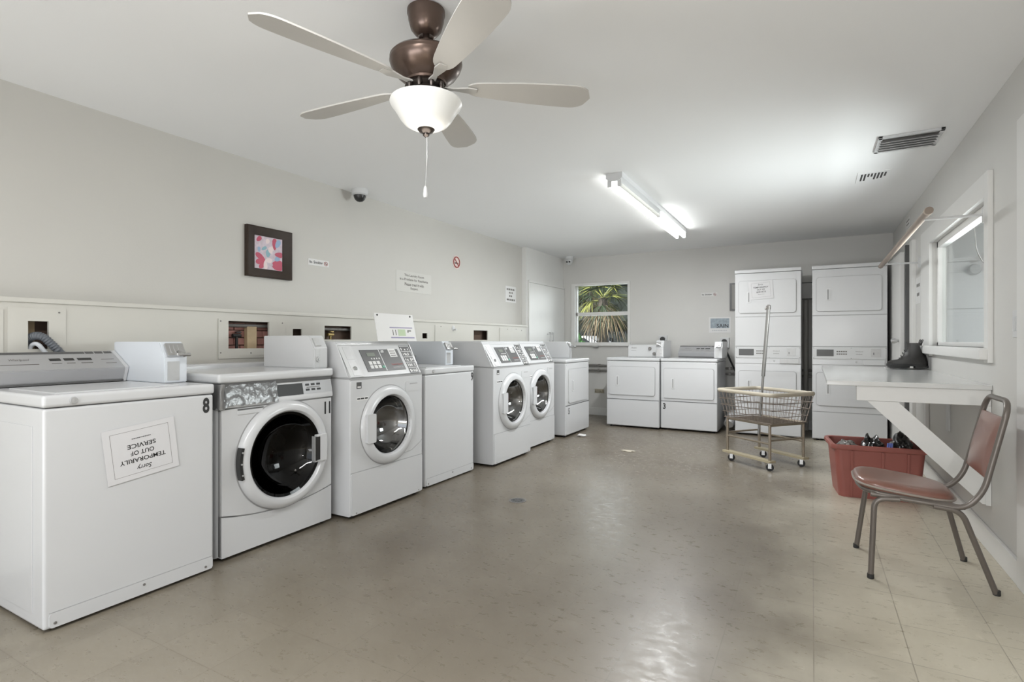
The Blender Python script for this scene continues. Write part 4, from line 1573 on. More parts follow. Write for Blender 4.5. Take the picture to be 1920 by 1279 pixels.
for (yy, zz, wd, ht, nm) in ((6.73, 2.335, 0.32, 0.10, 'white notice high on the right wall, above the clothes rod'),
                             (6.66, 2.195, 0.30, 0.11, 'white notice on the right wall, below and behind the clothes rod'),
                             (6.12, 1.60, 0.26, 0.24, 'small printed notice on the right wall beside the side window')):
    sign('small_notice', nm, 'notice', (XR, yy, zz), R90, wd, ht, PAPER, ink=GINK,
         extra=lambda b, y, wd=wd, ht=ht: bars(b, [(-wd * .3, wd * .3, ht * .2), (-wd * .25, wd * .25, -ht * .15)], y, ht * 0.12))

def picture():
    yc, zc = 2.617, 1.786
    t = thing('framed_picture', 'square floral picture in a wide dark brown frame', 'picture', (XW, yc, zc), L90)
    A, B = 0.19, 0.183
    ai, bi = 0.118, 0.12
    bm = new()
    outer = [(-A, -B), (A, -B), (A, B), (-A, B)]
    inner = [(-ai, -bi), (ai, -bi), (ai, bi), (-ai, bi)]
    y0, y1, y2 = 0.0, -0.030, -0.012
    ov0 = [bm.verts.new((p[0], y0, p[1])) for p in outer]
    ov1 = [bm.verts.new((p[0], y1, p[1])) for p in outer]
    ov2 = [bm.verts.new((p[0] * 0.955, y1 - 0.004, p[1] * 0.955)) for p in outer]
    iv = [bm.verts.new((p[0], y2, p[1])) for p in inner]
    ib = [bm.verts.new((p[0], y0, p[1])) for p in inner]
    for i in range(4):
        j = (i + 1) % 4
        for a, b in ((ov0, ov1), (ov1, ov2), (ov2, iv), (iv, ib), (ib, ov0)):
            bm.faces.new((a[i], a[j], b[j], b[i]))
    obj('frame', bm, WOODF, t, wn=False)
    # plain generic flower print
    c_ = {'bg': mat('print_lilac', (0.52, 0.44, 0.50), 0.4, var=0.35, vscale=45), 'r': mat('print_crimson', (0.42, 0.04, 0.09), 0.4, var=0.2),
          'w': mat('print_pale', (0.70, 0.58, 0.58), 0.4), 't': mat('print_teal', (0.20, 0.36, 0.42), 0.4), 'b': mat('print_blue', (0.24, 0.36, 0.52), 0.4)}
    bm = new(); box(bm, -ai, ai, -0.008, -0.004, -bi, bi)
    pr = obj('print', bm, c_['bg'], t)
    rn = random.Random(4)
    def petal(bm, cx, cz, a, ln, wd, y):
        n = 12
        pts = []
        for k in range(n):
            u = 2 * PI * k / n
            x_ = ln / 2 + ln / 2 * math.cos(u)
            z_ = wd / 2 * math.sin(u) * (0.6 + 0.4 * math.cos(u / 2) ** 2)
            px_ = cx + x_ * math.cos(a) - z_ * math.sin(a)
            pz_ = cz + x_ * math.sin(a) + z_ * math.cos(a)
            pts.append((max(-ai + .002, min(ai - .002, px_)), max(-bi + .002, min(bi - .002, pz_))))
        vs = [bm.verts.new((p[0], y, p[1])) for p in pts]
        bm.faces.new(vs)
    for key, lst in (('r', [(-0.03, -0.055, 150, .09, .05), (-0.03, -0.055, 195, .08, .05), (-0.03, -0.055, 235, .08, .045), (0.03, -0.07, 0, .10, .07), (0.03, -0.09, -10, .09, .06),
                            (0.05, 0.03, 90, .09, .05), (0.05, 0.0, 0, .08, .05), (-0.1, 0.08, 40, .05, .04)]),
                     ('w', [(-0.03, -0.055, 275, .07, .04), (-0.03, -0.055, 5, .06, .045), (0.02, 0.0, 100, .05, .05), (0.0, 0.03, 20, .06, .04), (-0.02, 0.07, 60, .04, .04)]),
                     ('t', [(-0.01, -0.03, 80, .06, .05), (-0.06, 0.02, 30, .05, .03)]), ('b', [(0.06, 0.05, 60, .07, .05), (0.05, -0.045, 30, .05, .045), (-0.08, 0.0, 90, .04, .03)])):
        bm = new()
        for q in lst:
            petal(bm, q[0], q[1], R(q[2]), q[3], q[4], -0.0086 - 0.0002 * rn.random())
        obj('petals', bm, c_[key], pr, wn=False, recalc=False, flat=True)
picture()

# ------------------------------------------------------------------ ceiling fan
def fan():
    t = thing('ceiling_fan', 'bronze ceiling fan with five pale blades and a white glass light bowl', 'ceiling fan', (-1.326, 1.69, 0))
    bm = new()
    lathe(bm, [(0.066, ZC - 0.001), (0.074, ZC - 0.006), (0.074, ZC - 0.020), (0.070, ZC - 0.027), (0.069, 2.395), (0.060, 2.362), (0.044, 2.342), (0.030, 2.333), (0.026, 2.336), (0.014, 2.340)], seg=40)
    obj('canopy', bm, BRONZE, t)
    bm = new()
    lathe(bm, [(0.0125, 2.35), (0.0125, 2.26)], seg=20)
    lathe(bm, [(0.024, 2.270), (0.024, 2.262)], seg=20)
    obj('downrod', bm, BRONZE, t)
    bm = new()
    lathe(bm, [(0.02, 2.264), (0.10, 2.262), (0.132, 2.254), (0.141, 2.244), (0.140, 2.234), (0.142, 2.228), (0.134, 2.205), (0.118, 2.182), (0.092, 2.160), (0.080, 2.154), (0.078, 2.146), (0.062, 2.142)], seg=56)
    obj('motor_housing', bm, BRONZE, t)
    bm = new()
    lathe(bm, [(0.070, 2.146), (0.076, 2.136), (0.062, 2.124), (0.078, 2.110), (0.080, 2.100), (0.074, 2.082), (0.05, 2.078)], seg=32)
    for k in range(10):
        a = 2 * PI * k / 10
        lathe(bm, [(0.007, 2.142), (0.010, 2.128), (0.006, 2.110)], (0.074 * math.cos(a), 0.074 * math.sin(a), 0), 'z', 8)
    obj('fitter', bm, DBRONZE, t)
    bm = new()
    prof = [(0.130, 2.082), (0.139, 2.078), (0.141, 2.071), (0.136, 2.060), (0.124, 2.045), (0.113, 2.028), (0.101, 2.008), (0.085, 1.990), (0.062, 1.977), (0.036, 1.970), (0.01, 1.968)]
    lathe(bm, prof, seg=56)
    obj('light_bowl', bm, BOWLG, t)
    bm = new()
    lathe(bm, [(0.031, 1.977), (0.034, 1.968), (0.027, 1.959), (0.013, 1.953), (0.013, 1.946), (0.006, 1.939), (0.002, 1.939)], seg=24)
    obj('finial', bm, DBRONZE, t)
    bm = new()
    tube(bm, [(0.004, 0, 1.942), (0.004, 0, 1.86)], 0.0011, 6)
    tube(bm, [(0.004, 0, 1.86), (-0.004, 0, 1.74)], 0.0006, 6)
    pc = obj('pull_chain', bm, STEEL, t)
    bm = new()
    lathe(bm, [(0.002, 1.748), (0.006, 1.742), (0.009, 1.714), (0.007, 1.702), (0.002, 1.700)], (-0.004, 0, 0), 'z', 16)
    obj('pull_knob', bm, ENAMEL2, pc)
    for k in range(5):
        ang = R(-106 + 72 * k)
        M = Matrix.Rotation(ang, 4, 'Z')
        bm = new()
        prism(bm, [(0.06, -0.016), (0.11, -0.009), (0.165, -0.022), (0.20, -0.015), (0.20, 0.015), (0.165, 0.022), (0.11, 0.009), (0.06, 0.016)], 'z', 2.132, 2.137)
        bmesh.ops.transform(bm, matrix=M, verts=bm.verts[:])
        obj('blade_arm', bm, BLADE, t)
        bm = new()
        out = []
        L0, L1 = 0.165, 0.665
        n = 28
        for i in range(n + 1):
            u = i / n
            x_ = L0 + (L1 - L0) * u
            wd = 0.036 + 0.032 * math.sin(min(1, u * 1.2) * PI / 2)
            if u > 0.85:
                wd *= math.sqrt(max(0.0, 1 - ((u - 0.85) / 0.15) ** 2)) * 0.97 + 0.03
            if u < 0.08:
                wd *= 0.6 + 0.4 * math.sqrt(u / 0.08)
            out.append((x_, wd))
        pts = [(x_, w_) for x_, w_ in out] + [(x_, -w_) for x_, w_ in reversed(out)]
        prism(bm, pts, 'z', 2.137, 2.143)
        bmesh.ops.transform(bm, matrix=M @ Matrix.Translation((0, 0, 2.14)) @ Matrix.Rotation(R(-11), 4, 'X') @ Matrix.Translation((0, 0, -2.14)), verts=bm.verts[:])
        obj('blade', bm, BLADE, t)
fan()
light('fan_bulb', 'POINT', (-1.326, 1.69, 1.88), (0, 0, 0), 1.5, (1.0, 0.95, 0.86), 0.08)

# ------------------------------------------------------------------ fluorescent strip fixture
def strip():
    x0, x1, y0, y1 = -1.405, -1.275, 4.03, 6.47
    t = thing('fluorescent_light', 'long white fluorescent strip light on the ceiling', 'ceiling light', (0, 0, 0))
    bm = new()
    prism(bm, [(x0, ZC), (x0, 2.40), (x0 + 0.03, 2.375), (x1 - 0.03, 2.375), (x1, 2.40), (x1, ZC)], 'y', y0, y1)
    obj('housing', bm, ENAMEL, t)
    ym = (y0 + y1) / 2
    for i, (xx, ya, yb, m) in enumerate(((x0 + 0.025, y0 + 0.03, ym - 0.02, TUBE), (x1 - 0.025, y0 + 0.03, ym - 0.02, TUBE0),
                                         (x0 + 0.025, ym + 0.02, y1 - 0.03, TUBE), (x1 - 0.025, ym + 0.02, y1 - 0.03, TUBE))):
        bm = new()
        tube(bm, [(xx, ya, 2.352), (xx, yb, 2.352)], 0.0165, 14)
        o = obj('tube', bm, m, t)
        if m is TUBE0:
            o['label'] = 'unlit tube'
    for yy in (y0 + 0.01, ym - 0.015, ym + 0.005, y1 - 0.02):
        bm = new()
        for xx in (x0 + 0.025, x1 - 0.025):
            box(bm, xx - 0.016, xx + 0.016, yy, yy + 0.012, 2.335, 2.395, 0.003)
        obj('tube_holder', bm, ENAMEL2, t)
strip()
light('tube_glow', 'AREA', (-1.34, 5.25, 2.325), (0, 0, 0), 46, (0.97, 0.99, 1.0), 0.12, 2.3)

def vents():
    t = thing('ceiling_register', 'larger white louvred air register on the ceiling near the right wall', 'air vent', (0, 0, 0))
    bm = new()
    x0, x1, y0, y1 = 0.37, 0.71, 4.14, 4.46
    for q in ((x0, x1, y0, y0 + 0.03), (x0, x1, y1 - 0.03, y1), (x0, x0 + 0.025, y0, y1), (x1 - 0.025, x1, y0, y1)):
        box(bm, q[0], q[1], q[2], q[3], 2.425, ZC, 0.003)
    obj('frame', bm, ENAMEL, t)
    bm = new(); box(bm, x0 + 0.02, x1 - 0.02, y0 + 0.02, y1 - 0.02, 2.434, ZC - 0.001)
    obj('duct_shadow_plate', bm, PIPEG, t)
    for k in range(5):
        yy = y0 + 0.05 + k * 0.048
        bm = new()
        box(bm, x0 + 0.02, x1 - 0.02, yy, yy + 0.034, 2.416, 2.419, 0.001, rot=Matrix.Rotation(R(30), 4, 'X'))
        obj('louvre', bm, ENAMEL, t)
    t = thing('ceiling_register', 'smaller air register with dark slots on the ceiling near the back', 'air vent', (0, 0, 0))
    bm = new(); box(bm, 0.31, 0.53, 4.95, 5.27, 2.434, ZC, 0.002)
    obj('frame', bm, CEIL, t)
    rn = random.Random(2)
    for k in range(8):
        bm = new()
        xx = 0.335 + k * 0.022
        box(bm, xx, xx + 0.012, 5.0, 5.0 + rn.uniform(0.08, 0.2), 2.4325, 2.4345)
        obj('slot', bm, BLACK, t)
vents()

def dome(label, x, y, big=True):
    t = thing('dome_camera', label, 'security camera', (x, y, 0))
    bm = new()
    lathe(bm, [(0.068, ZC - 0.0), (0.07, ZC - 0.01), (0.068, 2.40), (0.06, 2.392), (0.052, 2.388)], seg=28)
    obj('housing', bm, ENAMEL2, t)
    if big:
        bm = new()
        lathe(bm, [(0.052, 2.392), (0.05, 2.375), (0.042, 2.355), (0.026, 2.34), (0.004, 2.334)], seg=28)
        obj('dome', bm, BLACK, t)
    else:
        bm = new()
        lathe(bm, [(0.05, 2.392), (0.048, 2.35), (0.036, 2.325), (0.02, 2.312), (0.004, 2.31)], seg=28)
        obj('eyeball', bm, ENAMEL2, t)
        for dx in (-0.020, 0.020):
            bm = new()
            lathe(bm, [(0.013, -0.006), (0.013, 0.01)], (dx, -0.046, 2.352), 'y', 12)
            obj('lens', bm, BLACK, t)
dome('white camera with a black dome, at the top of the left wall', -3.40, 3.42, True)
dome('small white camera in the back left corner of the ceiling', -3.27, 7.70, False)

# ------------------------------------------------------------------ back wall fittings
def fittings():
    for z, lb in ((0.765, 'upper grey conduit running along the back wall'), (0.69, 'lower grey conduit running along the back wall')):
        bm = new()
        tube(bm, [(-3.30, YB - 0.035, z), (0.80, YB - 0.035, z)], 0.016, 10)
        for xx in (-2.85, -0.98, -0.06):
            box(bm, xx - 0.012, xx + 0.012, YB - 0.055, YB, z - 0.02, z + 0.02)
        tag(obj('conduit', bm, PIPEG), lb, 'pipe', 'conduits on the back wall')
    bm = new()
    tube(bm, [(-0.07, YB - 0.05, 0.0), (-0.07, YB - 0.05, 1.66)], 0.03, 14)
    tag(obj('vertical_pipe', bm, PIPEW), 'grey painted vertical pipe between the two stacked dryers', 'pipe')
    t = thing('junction_panel', 'white panel box with black edges between the stacked dryers', 'panel', (-0.10, YB, 1.67))
    pbox('cover', t, PAPER, -0.06, 0.16, -0.06, 0, 0.012, 0.205, 0.002)
    pbox('edge_strip', t, BLACK, -0.06, 0.16, -0.062, 0, 0.0, 0.012)
    pbox('edge_strip', t, BLACK, -0.06, 0.16, -0.062, 0, 0.205, 0.217)
    t = thing('breaker_panel', 'dark grey breaker panel half hidden behind the left stacked dryer', 'breaker panel', (-0.985, YB, 1.55))
    pbox('cabinet', t, DPANEL, 0, 0.38, -0.02, 0, 0, 0.375, 0.003)
    pbox('door', t, mat('grey_panel_door', (0.16, 0.155, 0.145), 0.4, metal=0.3), 0.03, 0.35, -0.028, -0.02, 0.02, 0.355, 0.003)
    def outlet(x, z, label):
        t = thing('power_outlet', label, 'outlet', (x, YB, z))
        pbox('cover_plate', t, ENAMEL2, -0.06, 0.06, -0.035, 0, -0.07, 0.07, 0.004)
        bm = new()
        lathe(bm, [(0.032, -0.065), (0.036, -0.055), (0.036, -0.035)], (0, 0, 0.015), 'y', 20)
        obj('plug', bm, BLACK, t)
        return t
    o3 = outlet(-1.05, 1.115, 'heavy-duty outlet with black plug above dryer 3')
    outlet(-1.885, 1.15, 'heavy-duty outlet with black plug, partly hidden by a coin box')
    bm = new()
    tube(bm, fillet([(0.01, -0.06, 0.0), (0.02, -0.09, -0.09), (0.19, -0.07, -0.49), (0.25, -0.07, -0.66)], 0.06), 0.012, 8)
    obj('power_cord', bm, BLACK, o3)
    # plumbing ends and the silver duct on the floor
    t = thing('utility_box', 'tiny metal utility valve on the back wall beside dryer 5', 'valve', (-2.86, YB, 0.37))
    bm = new()
    for dx in (-0.05, 0.02, 0.06):
        tube(bm, [(dx, 0, 0), (dx, -0.03, 0), (dx, -0.03, 0.02)], 0.006, 6)
    box(bm, -0.07, 0.08, -0.005, 0, -0.03, 0.03)
    obj('valve_body', bm, mat('aged_brass', (0.42, 0.38, 0.30), 0.5, metal=0.4), t)
    bm = new()
    P = []
    for k in range(60):
        u = k / 59
        P.append((-0.918 + 0.012 * math.sin(u * 5), 7.25 + 0.55 * u, 0.09 + 0.10 * math.sin(u * PI)))
    tube(bm, P, 0.055, 14, radii=[0.055 * (1 + (0.08 if i % 2 else -0.04)) for i in range(60)])
    tag(obj('vent_duct', bm, STEEL), 'silver flexible vent duct on the floor between dryer 3 and the stacked dryer', 'duct')
    # wood strip, faucet at the corner by dryer 5
    bm = new()
    tube(bm, [(-2.95, 7.86, 1.055), (-2.87, 7.86, 1.055)], 0.014, 8)
    lathe(bm, [(0.022, -0.02), (0.022, 0.0)], (-2.86, 7.86, 1.055), 'x', 12)
    tag(obj('pipe_stub', bm, STEEL), 'short metal pipe stub under the back window sill', 'pipe')
fittings()

# ------------------------------------------------------------------ folding table on the right wall
def table():
    t = thing('folding_table', 'white wall-mounted folding table on diagonal braces, under the side window', 'table', (XR, 3.8, 0))
    def b(name, x0, x1, y0, y1, z0, z1, bev=0.003, m=TABLEW):
        return pbox(name, t, m, x0 - XR, x1 - XR, y0 - 3.8, y1 - 3.8, z0, z1, bev)
    b('tabletop', 0.078, XR - 0.001, 3.80, 5.95, 0.872, 0.900)
    for y in (3.815, 5.60):
        bm = new()
        X0, X1 = 0.232 - XR, -0.002
        yy0, yy1 = y - 3.8, y - 3.8 + 0.04
        box(bm, X0, X1, yy0, yy1, 0.785, 0.871, 0.002)
        obj('bracket_arm', bm, TRIM, t)
        bm = new()
        prism(bm, [(0.285 - XR, 0.784), (0.435 - XR, 0.784), (-0.025, 0.385), (-0.025, 0.25), (-0.04, 0.25)][:5], 'y', yy0, yy1 - 0.004)
        obj('brace', bm, TRIM, t)
        bm = new()
        box(bm, -0.025, -0.001, yy0, yy1 + 0.03, 0.243, 0.784, 0.002)
        obj('wall_cleat', bm, TRIM, t)
    b('wall_cleat', XR - 0.025, XR - 0.001, 3.90, 5.6, 0.80, 0.87, 0.002, TRIM)
table()

def rod():
    t = thing('clothes_rod', 'brown wooden clothes rod on thin white brackets by the side window', 'clothes rod', (0, 0, 0))
    bm = new()
    tube(bm, [(0.565, 3.72, 1.86), (0.565, 6.15, 1.842)], 0.0195, 16)
    obj('pole', bm, ROD, t)
    bm = new()
    lathe(bm, [(0.0215, -0.004), (0.0215, 0.02)], (0.565, 3.74, 1.86), 'y', 16)
    obj('end_ring', bm, mat('pale_brown_ring', (0.45, 0.37, 0.30), 0.5), t)
    for yy in (3.87, 5.95):
        bm = new()
        tube(bm, [(XR - 0.02, yy, 1.835), (0.565, yy, 1.838)], 0.008, 8)
        box(bm, XR - 0.028, XR - 0.001, yy - 0.012, yy + 0.012, 1.79, 1.88, 0.002)
        obj('bracket', bm, ENAMEL2, t)
rod()

def switch():
    t = thing('light_switch', 'white two-part light switch plate on the right wall near the table', 'switch', (XR, 3.385, 1.22), R90)
    pbox('cover_plate', t, ENAMEL2, -0.055, 0.055, -0.008, 0, -0.065, 0.065, 0.003)
    pbox('rocker', t, ENAMEL, -0.035, -0.008, -0.013, -0.007, -0.035, 0.035, 0.002)
    pbox('rocker', t, ENAMEL, 0.01, 0.037, -0.013, -0.007, -0.035, 0.035, 0.002)
switch()
t = thing('wall_outlet', 'tall narrow white outlet strip on the right wall under the table', 'outlet', (XR, 4.85, 0.60), R90)
pbox('cover_plate', t, ENAMEL2, -0.04, 0.04, -0.012, 0, -0.10, 0.10, 0.003)

# ------------------------------------------------------------------ boots on the table
def boots():
    bm = new(); 
    n = 14
    g = []
    for i in range(n + 1):
        row = []
        for j in range(5):
            x_ = 0.55 + 0.28 * i / n; y_ = 5.50 + 0.24 * j / 4
            row.append(bm.verts.new((x_, y_ + 0.01 * noise.noise(Vector((i * .5, j, 0))), 0.903 + 0.006 * abs(noise.noise(Vector((i * 0.7, j * 1.3, 3)))))))
        g.append(row)
    for i in range(n):
        for j in range(4):
            bm.faces.new((g[i][j], g[i + 1][j], g[i + 1][j + 1], g[i][j + 1]))
    bmesh.ops.solidify(bm, geom=bm.faces[:], thickness=0.002)
    tag(obj('paper_towel', bm, PAPER), 'crumpled white paper sheet beneath the boots', 'paper')
    def boot(label, loc, rz):
        t = thing('boot', label, 'boot', loc, rz, 'black boots on the folding table')
        # upper: cross sections from toe (x=0) to heel (x=.27), then collar
        def ring(bm, cx, cy, cz, ax, ay, tilt, n=16):
            out = []
            for k in range(n):
                a = 2 * PI * k / n
                x_, y_ = ax * math.cos(a), ay * math.sin(a)
                out.append(bm.verts.new((cx + x_ * math.cos(tilt), cy + y_, cz + x_ * math.sin(tilt))))
            return out
        bm = new()
        rings = [ring(bm, .145, 0, .030, .135, .046, 0), ring(bm, .143, 0, .045, .135, .048, 0), ring(bm, .150, 0, .062, .122, .046, R(4)),
                 ring(bm, .170, 0, .082, .094, .042, R(14)), ring(bm, .185, 0, .105, .068, .038, R(15)), ring(bm, .192, 0, .135, .052, .035, R(8)),
                 ring(bm, .190, 0, .165, .047, .035, R(2)), ring(bm, .188, 0, .178, .048, .036, R(0)), ring(bm, .188, 0, .178, .042, .030, R(0)), ring(bm, .188, 0, .12, .040, .028, R(0))]
        for a, b in zip(rings, rings[1:]):
            for k in range(16):
                bm.faces.new((a[k], a[(k + 1) % 16], b[(k + 1) % 16], b[k]))
        bm.faces.new(rings[0]); bm.faces.new(rings[-1])
        obj('upper', bm, LEATHER, t)
        bm = new()
        pts = []
        for k in range(28):
            a = 2 * PI * k / 28
            x_ = 0.145 + 0.142 * math.cos(a)
            wd = 0.050 if math.cos(a) < 0.1 else 0.044
            pts.append((x_, wd * math.sin(a) * (1 - 0.15 * math.exp(-((x_ - 0.17) / 0.03) ** 2))))
        prism(bm, pts, 'z', 0.014, 0.032)
        box(bm, 0.02, 0.15, -0.038, 0.038, 0.0, 0.016, 0.003)
        box(bm, 0.20, 0.283, -0.037, 0.037, 0.0, 0.016, 0.003)
        obj('sole', bm, RUBBER, t)
        bm = new()
        for k in range(5):
            u = k / 4
            xx = 0.100 + 0.047 * u; zz = 0.070 + 0.075 * u
            tube(bm, [(xx, -0.024, zz - 0.008), (xx - 0.006, 0, zz + 0.004), (xx, 0.024, zz - 0.008)], 0.0022, 6)
        obj('laces', bm, BLACK, t)
        bm = new()
        tube(bm, fillet([(0.232, -0.008, 0.165), (0.246, -0.008, 0.20), (0.238, 0.008, 0.20), (0.230, 0.008, 0.165)], 0.015, 4), 0.0035, 6)
        obj('pull_tab', bm, LEATHER, t)
        t.scale = (0.98, 1.0, 1.18)
        return t
    a = boot('black leather ankle boot on the table, the nearer of the pair', (0.545, 5.53, 0.911), R(3))
    dup(a, (0.578, 5.675, 0.911), R(-2), 'black leather ankle boot on the table, the farther of the pair')
boots()

# ------------------------------------------------------------------ chair
def chair():
    t = thing('chair', 'chair with maroon vinyl seat and taupe metal frame, facing left', 'chair', (0.4, 3.29, 0))
    ox, oy = 0.4, 3.29
    def P(x, y, z):
        return Vector((x - ox, y - oy, z))
    ya, yb = 3.105, 3.475          # near and far sides at seat
    # back frame: one bent tube from front of the seat, along the side, up the back, over and down
    pts = [P(0.245, ya, 0.405), P(0.60, ya - 0.01, 0.385), P(0.665, ya, 0.47), P(0.755, ya + 0.01, 0.872),
           P(0.755, yb - 0.01, 0.872), P(0.665, yb, 0.47), P(0.60, yb + 0.01, 0.385), P(0.245, yb, 0.405)]
    bm = new()
    tube(bm, fillet(pts, 0.085, 8), 0.0125, 12)
    obj('back_frame', bm, TAUPE, t)
    bm = new()
    tube(bm, fillet([P(0.60, yb, 0.39), P(0.225, yb, 0.415), P(0.195, (ya + yb) / 2, 0.418), P(0.225, ya, 0.415), P(0.60, ya, 0.39)], 0.08, 8), 0.011, 10)
    obj('seat_frame', bm, TAUPE, t)
    legs = [((0.30, ya - 0.012, 0.392), (0.245, 3.10, 0.0)), ((0.30, yb + 0.012, 0.392), (0.212, 3.52, 0.0)),
            ((0.545, ya - 0.012, 0.380), (0.722, 3.165, 0.0)), ((0.545, yb + 0.012, 0.380), (0.685, 3.575, 0.0))]
    for i, (a, b) in enumerate(legs):
        s_ = 1 if i < 2 else -1
        bm = new()
        mid = Vector(a) + Vector((-0.04 * s_, 0, -0.002)) if i < 2 else Vector(a) + Vector((0.04, 0, -0.002))
        pts = fillet([P(a[0] + 0.06 * s_, a[1], a[2] + 0.003), P(mid.x, mid.y, a[2] - 0.004), P(*b)], 0.05, 8)
        tube(bm, pts, 0.0125, 12)
        lg = obj('leg', bm, TAUPE, t)
        bm = new()
        bb = P(*b)
        lathe(bm, [(0.014, 0.0), (0.015, 0.004), (0.0145, 0.022)], (bb.x, bb.y, 0), 'z', 12)
        obj('leg_tip', bm, RUBBER, lg)
    # seat cushion, rounded, thin at the front
    bm = new()
    nx, ny = 18, 16
    def outline(u, v):
        # superellipse
        n_ = 4.0
        x_ = (0.375) * (u - 0.5); y_ = (0.385) * (v - 0.5)
        return x_, y_
    x0, x1 = 0.185, 0.585
    cols = []
    K = 40
    rings_ = []
    for s_, z_ in ((0.90, -0.026), (0.985, -0.022), (1.012, -0.010), (1.012, 0.0), (0.985, 0.011), (0.93, 0.0185), (0.84, 0.023), (0.7, 0.0245), (0.5, 0.024), (0.3, 0.0235), (0.12, 0.023), (0.01, 0.023)):
        ring = []
        for k in range(K):
            a = 2 * PI * k / K
            ca, sa = math.cos(a), math.sin(a)
            ex = 2 / 3.6
            x_ = math.copysign(abs(ca) ** ex, ca) * 0.198 * s_
            y_ = math.copysign(abs(sa) ** ex, sa) * 0.192 * s_ * (1.0 if ca < 0 else 1 - 0.05 * ca)
            zz = 0.432 + z_ - 0.022 * (x_ / 0.2)
            ring.append(bm.verts.new(P(0.385 + x_, (ya + yb) / 2 + y_, zz)))
        rings_.append(ring)
    for a, b in zip(rings_, rings_[1:]):
        for k in range(K):
            bm.faces.new((a[k], a[(k + 1) % K], b[(k + 1) % K], b[k]))
    bm.faces.new(rings_[0]); bm.faces.new(rings_[-1])
    st = obj('seat', bm, MAROON, t, wn=False)
    bm = new()
    ring = []
    for k in range(K):
        a = 2 * PI * k / K
        ca, sa = math.cos(a), math.sin(a)
        ex = 2 / 3.6
        x_ = math.copysign(abs(ca) ** ex, ca) * 0.202; y_ = math.copysign(abs(sa) ** ex, sa) * 0.196 * (1.0 if ca < 0 else 1 - 0.05 * ca)
        ring.append(P(0.385 + x_, (ya + yb) / 2 + y_, 0.424 - 0.022 * (x_ / 0.2)))
    tube(bm, ring, 0.0055, 8, closed=True)
    obj('piping', bm, mat('greyed_trim', (0.28, 0.24, 0.21), 0.35), st)
    # back cushion between the uprights
    bm = new()
    def bx(z):
        return 0.665 + (z - 0.47) / (0.872 - 0.47) * 0.09
    zb, zt = 0.53, 0.80
    g = []
    NU, NV = 14, 12
    def row(side):
        gg = []
        for i in range(NU + 1):
            r_ = []
            for j in range(NV + 1):
                u, v = i / NU, j / NV
                z_ = zb + (zt - zb) * u
                half = 0.163 - 0.0 * u
                y_ = (ya + yb) / 2 + (v - 0.5) * 2 * half
                bulge = 0.020 * math.sin(PI * u) ** 0.5 * math.sin(PI * v) ** 0.5
                r_.append(bm.verts.new(P(bx(z_) - 0.002 + side * (0.006 + bulge) - 0.0, y_, z_ + 0.0)))
            gg.append(r_)
        return gg
    f_ = row(-1); b_ = row(0.5)
    for gg in (f_, b_):
        for i in range(NU):
            for j in range(NV):
                bm.faces.new((gg[i][j], gg[i + 1][j], gg[i + 1][j + 1], gg[i][j + 1]))
    for i in range(NU):
        bm.faces.new((f_[i][0], f_[i + 1][0], b_[i + 1][0], b_[i][0]))
        bm.faces.new((f_[i][NV], f_[i + 1][NV], b_[i + 1][NV], b_[i][NV]))
    for j in range(NV):
        bm.faces.new((f_[0][j], f_[0][j + 1], b_[0][j + 1], b_[0][j]))
        bm.faces.new((f_[NU][j], f_[NU][j + 1], b_[NU][j + 1], b_[NU][j]))
    obj('backrest', bm, MAROON, t, wn=False)
chair()

# ------------------------------------------------------------------ red bin with bags
def bin_():
    t = thing('storage_bin', 'red plastic storage bin full of black bags, beside the chair', 'bin', (0.40, 4.83, 0), R(6))
    WX, WY, H = 0.56, 0.40, 0.385
    def sec(s, z):
        wx, wy = WX / 2 * s, WY / 2 * s
        out = []
        # ribbed outline
        base = rrpts(-wx, wx, -wy, wy, 0.045, 5)
        return [(p[0], p[1], z) for p in base]
    bm = new()
    levels = [(0.88, 0.0), (0.885, 0.01), (0.93, 0.15), (0.985, 0.33), (0.99, 0.345), (1.06, 0.35), (1.075, 0.36), (1.07, H - 0.004), (1.04, H), (0.98, H - 0.004), (0.97, H - 0.02), (0.91, 0.15), (0.87, 0.012)]
    rings_ = [[bm.verts.new(p) for p in sec(s_, z_)] for s_, z_ in levels]
    n = len(rings_[0])
    for a, b in zip(rings_, rings_[1:]):
        for k in range(n):
            bm.faces.new((a[k], a[(k + 1) % n], b[(k + 1) % n], b[k]))
    bm.faces.new(rings_[0]); bm.faces.new(rings_[-1])
    obj('tub', bm, BIN, t)
    for x in (-0.17, 0.02, 0.17):
        bm = new()
        for sy in (-1, 1):
            vs = box(bm, x - 0.008, x + 0.008, sy * WY / 2 * 0.95 - 0.006, sy * WY / 2 * 0.95 + 0.006, 0.0, 0.345, 0.003)
            for v in vs:
                if v.is_valid:
                    v.co.y += sy * (v.co.z - 0.17) * 0.075 - sy * 0.0
        obj('rib', bm, BIN, t)
    return t
bin_()
def bag(label, c, r, m, seed, sq=(1, 1, 0.6), peaks=(), group='bags in the red bin'):
    bm = new()
    bmesh.ops.create_icosphere(bm, subdivisions=4, radius=1.0)
    for v in bm.verts:
        p = v.co.copy()
        d = 1 + 0.28 * noise.noise(p * 2.2 + Vector((seed, 0, 0))) + 0.16 * noise.noise(p * 6 + Vector((0, seed, 0))) + 0.06 * noise.noise(p * 14)
        q = Vector((p.x * sq[0], p.y * sq[1], p.z * sq[2])) * r * d
        for (px_, py_, h_, w_) in peaks:
            dd = (Vector((p.x, p.y)) - Vector((px_, py_))).length
            if p.z > 0:
                q.z += h_ * math.exp(-(dd / w_) ** 2)
        v.co = q
    o = obj('plastic_bag', bm, m, wn=False, recalc=True)
    o.location = c
    tag(o, label, 'bag', group)
    return o
